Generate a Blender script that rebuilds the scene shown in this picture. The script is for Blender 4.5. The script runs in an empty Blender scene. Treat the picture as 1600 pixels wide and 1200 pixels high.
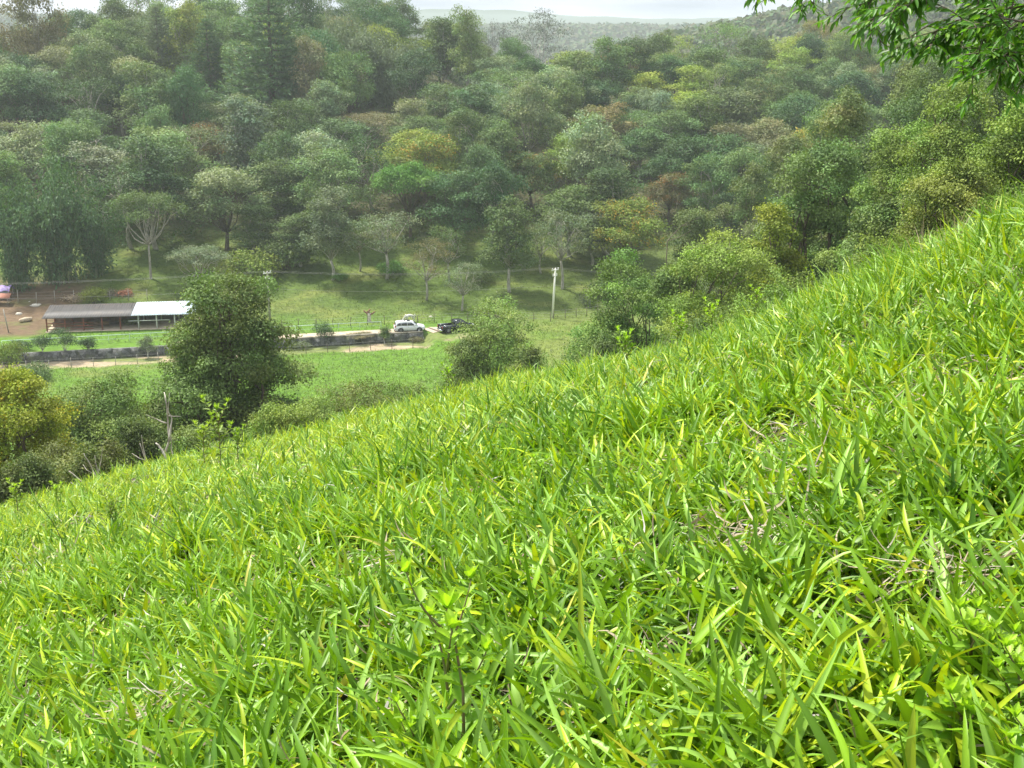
import bpy, math
import numpy as np

# ------------------------------------------------------------------ camera, sky, sun, exposure
sc = bpy.context.scene
COL = sc.collection
F_PX = 2000.0
PITCH = math.atan(540.0 / F_PX)
# F_PX                                   # focal length in pixels of the 1600 px wide photograph
cam_d = bpy.data.cameras.new("camera")
cam_d.sensor_width = 36.0
cam_d.lens = 36.0 * F_PX / 1600.0
cam_d.clip_start = 0.05
cam_d.clip_end = 14000.0
cam = bpy.data.objects.new("camera", cam_d)
COL.objects.link(cam)
cam.location = (0, 0, 0)
cam.rotation_euler = (math.pi / 2 - PITCH, 0, 0)
sc.camera = cam

SUN_EL, SUN_AZ = math.radians(58), math.radians(-50)     # azimuth clockwise from +Y
world = bpy.data.worlds.new("World")
sc.world = world
world.use_nodes = True
wn, wl = world.node_tree.nodes, world.node_tree.links
wn.clear()
w_out = wn.new("ShaderNodeOutputWorld")
w_bg = wn.new("ShaderNodeBackground")
w_sky = wn.new("ShaderNodeTexSky")
w_sky.sky_type = 'NISHITA'
w_sky.sun_disc = False
w_sky.sun_elevation = SUN_EL
w_sky.sun_rotation = SUN_AZ
w_tc = wn.new("ShaderNodeTexCoord")
w_map = wn.new("ShaderNodeMapping")
w_map.inputs["Scale"].default_value = (1, 1, 7)
w_n = wn.new("ShaderNodeTexNoise")
w_n.inputs["Scale"].default_value = 3.4
w_n.inputs["Detail"].default_value = 7
w_n.inputs["Roughness"].default_value = 0.55
w_r = wn.new("ShaderNodeValToRGB")              # clouds: light grey bellies to white tops
w_r.color_ramp.elements[0].position = 0.36
w_r.color_ramp.elements[0].color = (4.6, 5.4, 6.5, 1)
w_r.color_ramp.elements[1].position = 0.60
w_r.color_ramp.elements[1].color = (8.6, 9.0, 9.5, 1)
w_r2 = wn.new("ShaderNodeValToRGB")             # where the blue shows through thinly
w_r2.color_ramp.elements[0].position = 0.30
w_r2.color_ramp.elements[0].color = (0.80, 0.80, 0.80, 1)
w_r2.color_ramp.elements[1].position = 0.50
w_r2.color_ramp.elements[1].color = (1, 1, 1, 1)
w_mix = wn.new("ShaderNodeMix")
w_mix.data_type = 'RGBA'
wl.new(w_tc.outputs["Generated"], w_map.inputs["Vector"])
wl.new(w_map.outputs["Vector"], w_n.inputs["Vector"])
wl.new(w_n.outputs["Fac"], w_r.inputs["Fac"])
wl.new(w_n.outputs["Fac"], w_r2.inputs["Fac"])
wl.new(w_r2.outputs["Color"], w_mix.inputs[0])
wl.new(w_sky.outputs["Color"], w_mix.inputs[6])
wl.new(w_r.outputs["Color"], w_mix.inputs[7])
w_sep = wn.new("ShaderNodeSeparateXYZ")         # cloud deck is brighter overhead than at the horizon
w_mr = wn.new("ShaderNodeMapRange")
w_mr.inputs[1].default_value = 0.0
w_mr.inputs[2].default_value = 0.35
w_mr.inputs[3].default_value = 0.80
w_mr.inputs[4].default_value = 1.38
w_mul = wn.new("ShaderNodeVectorMath")
w_mul.operation = 'SCALE'
wl.new(w_tc.outputs["Generated"], w_sep.inputs[0])
wl.new(w_sep.outputs["Z"], w_mr.inputs[0])
wl.new(w_mix.outputs[2], w_mul.inputs[0])
wl.new(w_mr.outputs[0], w_mul.inputs["Scale"])
wl.new(w_mul.outputs[0], w_bg.inputs["Color"])
w_bg.inputs["Strength"].default_value = 0.065
wl.new(w_bg.outputs["Background"], w_out.inputs["Surface"])

sun_d = bpy.data.lights.new("sun", 'SUN')
sun_d.energy = 4.6
sun_d.angle = math.radians(4)
sun_d.color = (1.0, 0.95, 0.86)
sun = bpy.data.objects.new("sun", sun_d)
COL.objects.link(sun)
sun.rotation_euler = (math.pi / 2 - SUN_EL, 0, -SUN_AZ + math.pi)
sun.location = (-40, 40, 80)

sc.view_settings.view_transform = 'Standard'
sc.view_settings.look = 'None'
sc.view_settings.gamma = 1.0
sc.view_settings.use_curve_mapping = False
sc.view_settings.exposure = 0.98
sc.cycles.max_bounces = 6
sc.cycles.diffuse_bounces = 3
sc.cycles.glossy_bounces = 2
sc.cycles.transmission_bounces = 4
sc.cycles.volume_bounces = 1
sc.cycles.transparent_max_bounces = 4
sc.cycles.caustics_reflective = False
sc.cycles.caustics_refractive = False
sc.cycles.use_adaptive_sampling = True
sc.cycles.adaptive_threshold = 0.02
sc.cycles.use_denoising = True
try:
    sc.cycles.denoiser = 'OPENIMAGEDENOISE'
    sc.cycles.denoising_input_passes = 'RGB_ALBEDO_NORMAL'
except Exception:
    pass

# ------------------------------------------------------------------ helpers
CP, SP = math.cos(PITCH), math.sin(PITCH)


def ray(px, py):
    u, v = (px - 800) / F_PX, (600 - py) / F_PX
    return np.array([u, CP + v * SP, -SP + v * CP])


def at_y(px, py, y):
    """world point on the view ray of a photo pixel at forward distance y"""
    d = ray(px, py)
    return d * (y / d[1])


def at_o(px, py, y0):
    """same, with the distance measured as it would be for a wide 27 mm view of the place"""
    p0 = math.atan(540.0 / 1200.0)
    u, v = (px - 800) / 1200.0, (600 - py) / 1200.0
    d = np.array([u, math.cos(p0) + v * math.sin(p0), -math.sin(p0) + v * math.cos(p0)])
    d = d * (y0 / d[1])
    return at_y(px, py, 1.5746 * d[1] - 0.422 * d[2])


def at_z(px, py, z):
    d = ray(px, py)
    return d * (z / d[2])


def to_px(p):
    p = np.asarray(p, float)
    x, y, z = p[..., 0], p[..., 1], p[..., 2]
    f = y * CP - z * SP
    up = y * SP + z * CP
    return 800 + F_PX * x / f, 600 - F_PX * up / f


def norm(v):
    return v / np.maximum(np.linalg.norm(v, axis=-1, keepdims=True), 1e-9)


class Geo:
    """collects vertices, quads, triangles and per-vertex colours of ONE mesh"""

    def __init__(self):
        self.V, self.Q, self.T, self.C, self.n = [], [], [], [], 0

    def add(self, V, Q=None, T=None, C=None):
        V = np.asarray(V, np.float32).reshape(-1, 3)
        if Q is not None and len(Q):
            self.Q.append(np.asarray(Q, np.int64).reshape(-1, 4) + self.n)
        if T is not None and len(T):
            self.T.append(np.asarray(T, np.int64).reshape(-1, 3) + self.n)
        if C is None:
            C = np.ones((len(V), 3), np.float32)
        C = np.broadcast_to(np.asarray(C, np.float32), (len(V), 3))
        self.V.append(V)
        self.C.append(C)
        self.n += len(V)
        return self

    def tube(self, pts, radii, n=6, C=None, cap=True):
        P = np.asarray(pts, float)
        R = np.broadcast_to(np.asarray(radii, float), (len(P),))
        T = norm(np.gradient(P, axis=0))
        a = np.array([0, 0, 1.0]) if abs(T[0][2]) < 0.9 else np.array([1.0, 0, 0])
        S = norm(np.cross(T, a))
        U = np.cross(S, T)
        th = np.arange(n) * 2 * math.pi / n
        ring = (S[:, None, :] * np.cos(th)[None, :, None] + U[:, None, :] * np.sin(th)[None, :, None]) * R[:, None, None]
        V = (P[:, None, :] + ring).reshape(-1, 3)
        Q = []
        m = len(P)
        for i in range(m - 1):
            for k in range(n):
                k2 = (k + 1) % n
                Q.append((i * n + k, i * n + k2, (i + 1) * n + k2, (i + 1) * n + k))
        T3 = []
        if cap:
            V = np.vstack([V, P[0], P[-1]])
            for k in range(n):
                k2 = (k + 1) % n
                T3.append((m * n, k2, k))
                T3.append((m * n + 1, (m - 1) * n + k, (m - 1) * n + k2))
        return self.add(V, Q, T3, C)

    def box(self, c, s, rz=0.0, C=None, taper=(1, 1)):
        c = np.asarray(c, float)
        h = np.asarray(s, float) / 2
        v = np.array([[sx, sy, sz] for sz in (-1, 1) for sy in (-1, 1) for sx in (-1, 1)], float) * h
        v[4:, 0] *= taper[0]
        v[4:, 1] *= taper[1]
        cs, sn = math.cos(rz), math.sin(rz)
        v = v @ np.array([[cs, sn, 0], [-sn, cs, 0], [0, 0, 1]]) + c
        Q = [(0, 2, 3, 1), (4, 5, 7, 6), (0, 1, 5, 4), (2, 6, 7, 3), (0, 4, 6, 2), (1, 3, 7, 5)]
        return self.add(v, Q, None, C)

    def prism(self, poly, y0, y1, C=None, inset=None):
        """side outline (x,z) run from y0 to y1; concave outlines allowed via ear-free n-gon caps"""
        P = np.asarray(poly, float)
        n = len(P)
        V = np.vstack([np.c_[P[:, 0], np.full(n, y0), P[:, 1]], np.c_[P[:, 0], np.full(n, y1), P[:, 1]]])
        Q = [(k, (k + 1) % n, n + (k + 1) % n, n + k) for k in range(n)]
        self.add(V, Q, None, C)
        return self

    def build(self, name, mat=None, parent=None, smooth=False, mods=None):
        me = self.mesh(name, mat, smooth)
        o = bpy.data.objects.new(name, me)
        COL.objects.link(o)
        if parent is not None:
            o.parent = parent
        return o

    def mesh(self, name, mat=None, smooth=False):
        me = bpy.data.meshes.new(name)
        V = np.vstack(self.V)
        C = np.vstack(self.C)
        Q = np.vstack(self.Q) if self.Q else np.zeros((0, 4), np.int64)
        T = np.vstack(self.T) if self.T else np.zeros((0, 3), np.int64)
        me.vertices.add(len(V))
        me.vertices.foreach_set("co", V.astype(np.float32).ravel())
        loops = np.concatenate([Q.ravel(), T.ravel()]).astype(np.int32)
        me.loops.add(len(loops))
        me.loops.foreach_set("vertex_index", loops)
        starts = np.concatenate([np.arange(len(Q)) * 4, len(Q) * 4 + np.arange(len(T)) * 3]).astype(np.int32)
        me.polygons.add(len(starts))
        me.polygons.foreach_set("loop_start", starts)
        me.update(calc_edges=True)
        a = me.attributes.new("Col", 'FLOAT_COLOR', 'POINT')
        a.data.foreach_set("color", np.c_[C, np.ones(len(C))].astype(np.float32).ravel())
        if mat is not None:
            me.materials.append(mat)
        if smooth:
            me.polygons.foreach_set("use_smooth", np.ones(len(starts), bool))
        me.update()
        return me


def tag(o, label=None, cat=None, group=None, kind=None):
    if label:
        o["label"] = label
    if cat:
        o["category"] = cat
    if group:
        o["group"] = group
    if kind:
        o["kind"] = kind
    return o


def empty(name, loc=(0, 0, 0), rz=0.0, s=1.0):
    o = bpy.data.objects.new(name, None)
    COL.objects.link(o)
    o.location = tuple(float(a) for a in loc)
    o.rotation_euler = (0, 0, rz)
    o.scale = (s, s, s)
    o.empty_display_size = 0.3
    return o


def link_copy(src, parent):
    c = src.copy()
    COL.objects.link(c)
    c.parent = parent
    return c


# ---- materials
def new_mat(name):
    m = bpy.data.materials.new(name)
    m.use_nodes = True
    nt = m.node_tree
    nt.nodes.clear()
    out = nt.nodes.new("ShaderNodeOutputMaterial")
    return m, nt, nt.nodes, nt.links, out


def plain(name, col, rough=0.7, metal=0.0, spec=0.4, noise=0.0, scale=8.0, bump=0.0, col2=None):
    m, nt, N, L, out = new_mat(name)
    p = N.new("ShaderNodeBsdfPrincipled")
    p.inputs["Base Color"].default_value = (*col, 1)
    p.inputs["Roughness"].default_value = rough
    p.inputs["Metallic"].default_value = metal
    p.inputs["Specular IOR Level"].default_value = spec
    if noise > 0 or col2:
        tc = N.new("ShaderNodeTexCoord")
        n = N.new("ShaderNodeTexNoise")
        n.inputs["Scale"].default_value = scale
        n.inputs["Detail"].default_value = 6
        L.new(tc.outputs["Object"], n.inputs["Vector"])
        r = N.new("ShaderNodeValToRGB")
        c2 = col2 or tuple(c * (1 - noise) for c in col)
        r.color_ramp.elements[0].position = 0.35
        r.color_ramp.elements[1].position = 0.65
        r.color_ramp.elements[0].color = (*c2, 1)
        r.color_ramp.elements[1].color = (*col, 1)
        L.new(n.outputs["Fac"], r.inputs["Fac"])
        L.new(r.outputs["Color"], p.inputs["Base Color"])
        if bump:
            b = N.new("ShaderNodeBump")
            b.inputs["Strength"].default_value = bump
            b.inputs["Distance"].default_value = 0.05
            L.new(n.outputs["Fac"], b.inputs["Height"])
            L.new(b.outputs["Normal"], p.inputs["Normal"])
    L.new(p.outputs["BSDF"], out.inputs["Surface"])
    return m


def leaf_mat(name, trans=0.3, rough=0.55, spec=0.35, use_obj=True, tcol=(1.25, 1.35, 0.5)):
    """vertex colour (per leaf variation) times the object's own tint; part of the light passes through"""
    m, nt, N, L, out = new_mat(name)
    a = N.new("ShaderNodeAttribute")
    a.attribute_name = "Col"
    col = a.outputs["Color"]
    if use_obj:
        oi = N.new("ShaderNodeObjectInfo")
        mx = N.new("ShaderNodeMix")
        mx.data_type = 'RGBA'
        mx.blend_type = 'MULTIPLY'
        mx.inputs[0].default_value = 1.0
        L.new(col, mx.inputs[6])
        L.new(oi.outputs["Color"], mx.inputs[7])
        col = mx.outputs[2]
    p = N.new("ShaderNodeBsdfPrincipled")
    p.inputs["Roughness"].default_value = rough
    p.inputs["Specular IOR Level"].default_value = spec
    L.new(col, p.inputs["Base Color"])
    t = N.new("ShaderNodeBsdfTranslucent")
    tm = N.new("ShaderNodeMix")
    tm.data_type = 'RGBA'
    tm.blend_type = 'MULTIPLY'
    tm.inputs[0].default_value = 1.0
    tm.inputs[7].default_value = (*tcol, 1)
    L.new(col, tm.inputs[6])
    L.new(tm.outputs[2], t.inputs["Color"])
    ms = N.new("ShaderNodeMixShader")
    ms.inputs[0].default_value = trans
    L.new(p.outputs["BSDF"], ms.inputs[1])
    L.new(t.outputs["BSDF"], ms.inputs[2])
    L.new(ms.outputs["Shader"], out.inputs["Surface"])
    return m


def bark_mat(name, col, col2):
    m, nt, N, L, out = new_mat(name)
    tc = N.new("ShaderNodeTexCoord")
    mp = N.new("ShaderNodeMapping")
    mp.inputs["Scale"].default_value = (3, 3, 0.8)
    n = N.new("ShaderNodeTexNoise")
    n.inputs["Scale"].default_value = 3
    n.inputs["Detail"].default_value = 6
    r = N.new("ShaderNodeValToRGB")
    r.color_ramp.elements[0].position = 0.38
    r.color_ramp.elements[1].position = 0.62
    r.color_ramp.elements[0].color = (*col2, 1)
    r.color_ramp.elements[1].color = (*col, 1)
    p = N.new("ShaderNodeBsdfPrincipled")
    p.inputs["Roughness"].default_value = 0.85
    L.new(tc.outputs["Object"], mp.inputs["Vector"])
    L.new(mp.outputs["Vector"], n.inputs["Vector"])
    L.new(n.outputs["Fac"], r.inputs["Fac"])
    L.new(r.outputs["Color"], p.inputs["Base Color"])
    L.new(p.outputs["BSDF"], out.inputs["Surface"])
    return m


M_LEAF = leaf_mat("foliage", 0.22, 0.6, 0.12)
M_NEARLEAF = leaf_mat("near_foliage", 0.40, 0.45, 0.35, use_obj=False)
M_GRASS = leaf_mat("grass_blades", 0.25, 0.42, 0.28, use_obj=False, tcol=(1.3, 1.25, 0.45))
M_DRY = leaf_mat("dry_blades", 0.25, 0.8, 0.2, use_obj=False, tcol=(1.1, 1.0, 0.8))
M_BARK = bark_mat("brown_bark", (0.16, 0.12, 0.085), (0.07, 0.055, 0.04))
M_PALEBARK = bark_mat("pale_bark", (0.42, 0.39, 0.33), (0.22, 0.2, 0.16))
# ------------------------------------------------------------------ terrain
def smooth(a, b, x):
    t = np.clip((np.asarray(x, float) - a) / (b - a), 0, 1)
    return t * t * (3 - 2 * t)


def vnoise(x, y, seed=0):
    """smooth value noise in [-1, 1]"""
    x, y = np.asarray(x, float), np.asarray(y, float)
    xi, yi = np.floor(x).astype(np.int64), np.floor(y).astype(np.int64)
    fx, fy = x - xi, y - yi
    fx, fy = fx * fx * (3 - 2 * fx), fy * fy * (3 - 2 * fy)

    def h(a, b):
        n = (a * 374761393 + b * 668265263 + seed * 974634777) & 0xFFFFFFFF
        n = ((n ^ (n >> 13)) * 1274126177) & 0xFFFFFFFF
        return ((n ^ (n >> 16)) & 0xFFFF) / 32767.5 - 1
    return (h(xi, yi) * (1 - fx) * (1 - fy) + h(xi + 1, yi) * fx * (1 - fy)
            + h(xi, yi + 1) * (1 - fx) * fy + h(xi + 1, yi + 1) * fx * fy)


def fbm(x, y, seed=0, octv=4):
    s, a, f = 0, 1.0, 1.0
    for k in range(octv):
        s = s + a * vnoise(x * f, y * f, seed + k)
        a *= 0.5
        f *= 2.03
    return s / 1.9


_ax = np.linspace(-80, 200, 1401)
_slope = np.interp(_ax, [-80, -20, -8, -1.5, 1.8, 2.4, 4.2, 6, 12, 20, 34, 60, 200],
                   [0.25, 0.31, 0.32, 0.33, 0.30, 0.44, 0.59, 0.50, 0.47, 0.45, 0.30, 0.06, 0.02])
_A = np.concatenate([[0], np.cumsum((_slope[1:] + _slope[:-1]) / 2 * np.diff(_ax))])
_A -= np.interp(0, _ax, _A)
EYE = 1.5
FIELD = -38.5
W0, W1 = at_z(-15, 569.5, FIELD)[:2], at_z(661, 531.5, FIELD)[:2]       # the retaining wall's two ends
WDIR = (W1 - W0) / np.linalg.norm(W1 - W0)
WNOR = np.array([-WDIR[1], WDIR[0]])
TERR = FIELD + 1.0


def near_hill(x, y):
    z = np.full(np.shape(np.asarray(x, float) + np.asarray(y, float)), -3.0)
    for _ in range(9):
        z = 1.0586 * near_hill0(x, (y + 0.3986 * z) / 1.5746)
    return z


def near_hill0(x, y):
    k = np.interp(x, [-12, -6, 0, 2, 6, 10], [0.0100, 0.0110, 0.0140, 0.0165, 0.021, 0.021])
    y1 = np.interp(x, [-12, 0, 5, 10], [17.0, 16, 12, 12])
    yy = np.maximum(y, -6)
    C = np.where(yy < y1, k * yy * yy, k * y1 * y1 + 2 * k * y1 * (yy - y1))
    b = 0.167
    return -EYE + np.interp(x, _ax, _A) - b * y - C


def wall_d(x, y):
    """signed distance behind the retaining wall line, and position along it"""
    dx, dy = x - W0[0], y - W0[1]
    return dx * WNOR[0] + dy * WNOR[1], dx * WDIR[0] + dy * WDIR[1]


def valley(x, y):
    d, s = wall_d(x, y)
    L = np.linalg.norm(W1 - W0)
    inside = smooth(-14, -4, s) * (1 - smooth(L, L + 14, s))
    edge = smooth(-0.12, 0.12, d)
    soft = smooth(-9.5, -1.2, d)
    side = 1 - smooth(L - 0.5, L + 1.2, s)
    step = edge * side + soft * (1 - side)
    z = FIELD + (TERR - FIELD) * step
    z = z + 0.18 * fbm(x / 9, y / 14, 3) * (1 - smooth(-12, -6, d)) + 0.05 * (1 - smooth(-3.5, -1.5, d)) * fbm(x / 2, y / 2, 8)
    z = z + 0.10 * np.maximum(x - 14, 0) * smooth(14, 40, x)
    return z


def ridge(x):
    return np.interp(x, [-200, -150, -125, -112, -95, -60, -25, -6, 10, 40, 80, 140],
                     [-6, -7, -15, -16, -4.5, -3.5, -6.5, -14.5, -13.0, -11.5, -11, -9])


def far_slope(x, y):
    foot = np.interp(x, [-200, -60, -10, 20, 60, 140], [172.5, 174.5, 173.0, 176, 164, 158])
    slope = np.interp(x, [-200, -10, 20, 60], [0.225, 0.223, 0.195, 0.17])
    t = np.maximum(y - foot, 0)
    z = TERR + slope * t - slope * 4 * (1 - np.exp(-t / 4.0))
    z = z - 12 * (1 - smooth(-9, -0.5, y - foot))
    z = z + 1.5 * fbm(x / 22, y / 34, 11) * smooth(16, 60, t)
    r = ridge(x) + 1.0 * fbm(x / 30, y / 45, 14)
    k = 2.5
    m = -k * np.log(np.exp(-np.clip(z, -60, 60) / k) + np.exp(-r / k))
    back = np.maximum(y - (foot + (r - FIELD) / slope) - 35, 0)
    return np.maximum(m - 0.16 * back, -40)


def far_hills(x, y):
    y = np.asarray(y, float) / 1.5746
    r = np.hypot(x, y)
    a = x / np.maximum(y, 1)
    h1 = smooth(300, 520, r) * (1 - smooth(560, 760, r)) * (33 + 24 * smooth(0.12, 0.55, a) + 4 * smooth(-0.1, -0.6, a))
    h1 = h1 * smooth(-0.10, 0.26, a) * (1 + 0.10 * fbm(x / 90, y / 90, 21))
    h2 = smooth(700, 1150, r) * (44 + 9 * fbm(x / 260, y / 260, 25) + 8 * smooth(-0.2, -0.75, a))
    h3 = smooth(1250, 2300, r) * (82 + 26 * fbm(x / 420, y / 420, 27) + 28 * smooth(0.1, -0.1, a) * (1 - smooth(-0.1, -0.35, a)))
    return -38 + np.maximum(np.maximum(h1, h2), h3)


def H(x, y, fine=True):
    x, y = np.asarray(x, float), np.asarray(y, float)
    v = valley(x, y)
    f = far_slope(x, y)
    base = np.maximum(v, f)
    r = np.hypot(x, y)
    fh = far_hills(x, y)
    base = np.where((r > 400) & (y > 0), np.maximum(base, fh), base)
    n = near_hill(x, y)
    n = np.where(n > 40, 40 + 0.1 * (n - 40), n)
    k = 1.2
    out = np.maximum(n, base) + k * np.log1p(np.exp(-np.abs(n - base) / k)) * smooth(135, 105, y)
    if fine:
        out = out + np.where(r < 70, 0.05 * fbm(x / 0.9, y / 0.9, 31) + 0.16 * fbm(x / 3.6, y / 3.6, 33) * smooth(0.8, 5, r), 0)
    return out


def ground_hit(px, py, ymin=1.0, ymax=700.0, skip=0.0):
    """where the view ray of a photo pixel meets the terrain"""
    d = ray(px, py)
    t = np.concatenate([np.arange(max(ymin, skip), 30, 0.1), np.arange(max(30, skip), ymax, 0.4)])
    t = t[t >= skip]
    P = d[None, :] * (t / d[1])[:, None]
    under = P[:, 2] < H(P[:, 0], P[:, 1])
    i = int(np.argmax(under)) if under.any() else len(t) - 1
    p = P[i]
    return np.array([p[0], p[1], float(H(p[0], p[1]))])
# ------------------------------------------------------------------ ground sheet
def axis(parts):
    out = [np.arange(a, b, s) for a, b, s in parts]
    return np.concatenate(out + [[parts[-1][1]]])


gx = axis([(-2600, -1000, 100), (-1000, -400, 30), (-400, -150, 10), (-150, -68, 2), (-68, -14, 0.6), (-14, 14, 0.3),
           (14, 40, 0.8), (40, 150, 2.5), (150, 400, 10), (400, 1000, 30), (1000, 2600, 100)])
gy = axis([(-400, -60, 20), (-60, -10, 2), (-10, 32, 0.4), (32, 100, 1.2), (100, 148, 1.0), (148, 172, 0.25), (172, 215, 0.9),
           (215, 380, 3), (380, 950, 11), (950, 2050, 28), (2050, 5100, 90)])
GX, GY = np.meshgrid(gx, gy)
GZ = H(GX, GY)
nx, ny = len(gx), len(gy)


def ground_colour(x, yr):
    """what grows or lies there: meadow, dry grass, bare soil, leaf litter"""
    x, yr = np.asarray(x, float), np.asarray(yr, float)
    y = (yr + 0.3986 * H(x, yr, False)) / 1.5746
    n1, n2, n3 = fbm(x / 5, y / 2.2, 41), fbm(x / 17, y / 11, 43), fbm(x / 1.6, y / 1.0, 45)
    meadow = np.array([0.090, 0.175, 0.018])
    dryg = np.array([0.155, 0.175, 0.045])
    olive = np.array([0.075, 0.110, 0.024])
    soil = np.array([0.130, 0.088, 0.052])
    litter = np.array([0.075, 0.075, 0.035])
    sand = np.array([0.42, 0.33, 0.22])
    d, s = wall_d(x, yr)

    def lerp(a, b, t):
        t = np.clip(t, 0, 1)[..., None]
        return a * (1 - t) + b * t
    c = np.broadcast_to(meadow, x.shape + (3,)).copy()
    c = lerp(c, dryg, smooth(0.15, 0.75, n1 * 0.6 + n2 * 0.5 + 0.9 * smooth(-8, 8, x) * smooth(70, 90, y)) * 0.75)
    up = smooth(96, 104, y + 2 * n1)
    c = lerp(c, lerp(np.broadcast_to(olive, c.shape), dryg, smooth(0, 0.6, n1)), up * 0.85)
    c = lerp(c, litter, smooth(118, 132, y + 4 * n2))
    # bare yard on the left behind the shed, and the earth strip at the wall's foot
    yard = smooth(-60, -64, x + 2 * n3) * smooth(92.5, 95, y + 1.6 * n1 + n3) * (1 - smooth(108, 113, y + 3 * n2)) * (1 - .6 * smooth(.1, .5, n1 + .4 * n3))
    yard = np.maximum(yard, smooth(-38, -44, x + 3 * n1) * smooth(98.5, 100, y + n3) * (1 - smooth(103, 106, y + 2 * n2)) * 0.9)
    c = lerp(c, soil, yard)
    strip = smooth(-4.6, -3.2, d + 0.8 * n3 + 0.5 * n1) * (1 - smooth(-0.3, 0.3, d)) * smooth(66, 52, s)
    c = lerp(c, np.array([0.17, 0.16, 0.07]), strip * 0.6)
    c = lerp(c, sand * 0.8, strip * smooth(0.0, 0.5, n1 + 0.6 * n3 + 0.5 * smooth(36, 24, s)))
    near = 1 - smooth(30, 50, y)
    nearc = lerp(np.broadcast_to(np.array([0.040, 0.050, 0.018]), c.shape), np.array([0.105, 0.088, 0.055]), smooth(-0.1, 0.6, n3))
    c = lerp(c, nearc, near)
    far = smooth(230, 320, y)
    c = lerp(c, np.array([0.045, 0.075, 0.035]), far)
    return c


g = Geo()
idx = np.arange(nx * ny).reshape(ny, nx)
Q = np.stack([idx[:-1, :-1], idx[:-1, 1:], idx[1:, 1:], idx[1:, :-1]], -1).reshape(-1, 4)
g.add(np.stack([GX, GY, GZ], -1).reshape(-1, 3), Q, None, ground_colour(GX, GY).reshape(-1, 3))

m, nt, N, L, out = new_mat("ground_soil_and_turf")
a = N.new("ShaderNodeAttribute")
a.attribute_name = "Col"
geo_n = N.new("ShaderNodeNewGeometry")
mp = N.new("ShaderNodeMapping")
mp.inputs["Scale"].default_value = (1.0, 1.6, 1.0)
n1 = N.new("ShaderNodeTexNoise")
n1.inputs["Scale"].default_value = 1.1
n1.inputs["Detail"].default_value = 9
n1.inputs["Roughness"].default_value = 0.65
hs = N.new("ShaderNodeMapRange")
hs.inputs[1].default_value = 0.3
hs.inputs[2].default_value = 0.7
hs.inputs[3].default_value = 0.62
hs.inputs[4].default_value = 1.32
mul = N.new("ShaderNodeMix")
mul.data_type = 'RGBA'
mul.blend_type = 'MULTIPLY'
mul.inputs[0].default_value = 1
p = N.new("ShaderNodeBsdfPrincipled")
p.inputs["Roughness"].default_value = 0.9
p.inputs["Specular IOR Level"].default_value = 0.15
b = N.new("ShaderNodeBump")
b.inputs["Strength"].default_value = 0.8
b.inputs["Distance"].default_value = 0.18
L.new(geo_n.outputs["Position"], mp.inputs["Vector"])
L.new(mp.outputs["Vector"], n1.inputs["Vector"])
L.new(n1.outputs["Fac"], hs.inputs[0])
L.new(a.outputs["Color"], mul.inputs[6])
L.new(hs.outputs[0], mul.inputs[7])
L.new(mul.outputs[2], p.inputs["Base Color"])
L.new(n1.outputs["Fac"], b.inputs["Height"])
L.new(b.outputs["Normal"], p.inputs["Normal"])
L.new(p.outputs["BSDF"], out.inputs["Surface"])
M_GROUND = m
ground = g.build("ground", M_GROUND, smooth=True)
tag(ground, kind="structure")


def gz(x, y):
    return float(H(x, y))


# ------------------------------------------------------------------ leaf scattering
def unit_rand(rng, n):
    return norm(rng.normal(size=(n, 3)))


def kites(P, D, Nn, Ln, Wd, C, fold=0.12):
    """one pointed four-cornered leaf each"""
    D = norm(D)
    S = norm(np.cross(D, Nn))
    U = np.cross(S, D)
    Ln, Wd = Ln[:, None], Wd[:, None]
    mid = P + D * Ln * 0.45
    V = np.stack([P, mid + S * Wd / 2 + U * Wd * fold, P + D * Ln - U * Ln * 0.08, mid - S * Wd / 2 + U * Wd * fold], 1)
    n = len(P)
    return V.reshape(-1, 3), np.arange(4 * n).reshape(n, 4), np.repeat(C, 4, axis=0)


def sprays(g, rng, cen, outw, per, spread, Ln, Wd, cen_col, up=0.5, droop=0.25, flat=0.65, jit=0.15, rnd=0.65):
    n = len(cen)
    k = n * per
    ci = np.repeat(np.arange(n), per)
    off = rng.normal(size=(k, 3)) * spread
    off[:, 2] *= flat
    P = cen[ci] + off
    Nn = norm(outw[ci] * 0.55 + np.array([0, 0, up]) + rng.normal(size=(k, 3)) * rnd * 0.6)
    D = norm(np.cross(Nn, unit_rand(rng, k)) + np.array([0, 0, -droop]))
    L_ = Ln * rng.uniform(0.65, 1.3, k)
    W_ = Wd * rng.uniform(0.7, 1.25, k)
    c = cen_col[ci] * rng.uniform(1 - jit, 1 + jit, (k, 1))
    V, Q, C = kites(P, D, Nn, L_, W_, c)
    g.add(V, Q, None, C)


def lobes_surface(rng, lobes, n, zmin=-0.45, inner=0.3):
    """points spread over the outside of a bunch of ellipsoid lobes; returns positions, outward directions, lobe index"""
    lc = np.array([l[0] for l in lobes], float)
    lr = np.array([l[1] for l in lobes], float)
    area = (lr[:, 0] * lr[:, 1] + lr[:, 0] * lr[:, 2] + lr[:, 1] * lr[:, 2])
    li = rng.choice(len(lobes), size=n * 4, p=area / area.sum())
    d = unit_rand(rng, n * 4)
    keep = d[:, 2] > zmin + rng.uniform(-0.25, 0.25, n * 4)
    li, d = li[keep], d[keep]
    rad = 1 - inner * rng.random(len(d)) ** 1.8
    P = lc[li] + d * lr[li] * rad[:, None]
    q = (P[:, None, :] - lc[None]) / lr[None]
    dist = np.linalg.norm(q, axis=2)
    dist[np.arange(len(P)), li] = 9
    keep = dist.min(1) > 0.72 + 0.1 * rng.random(len(P))
    P, d, li = P[keep][:n], d[keep][:n], li[keep][:n]
    return P, norm(d / lr[li]), li


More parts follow.
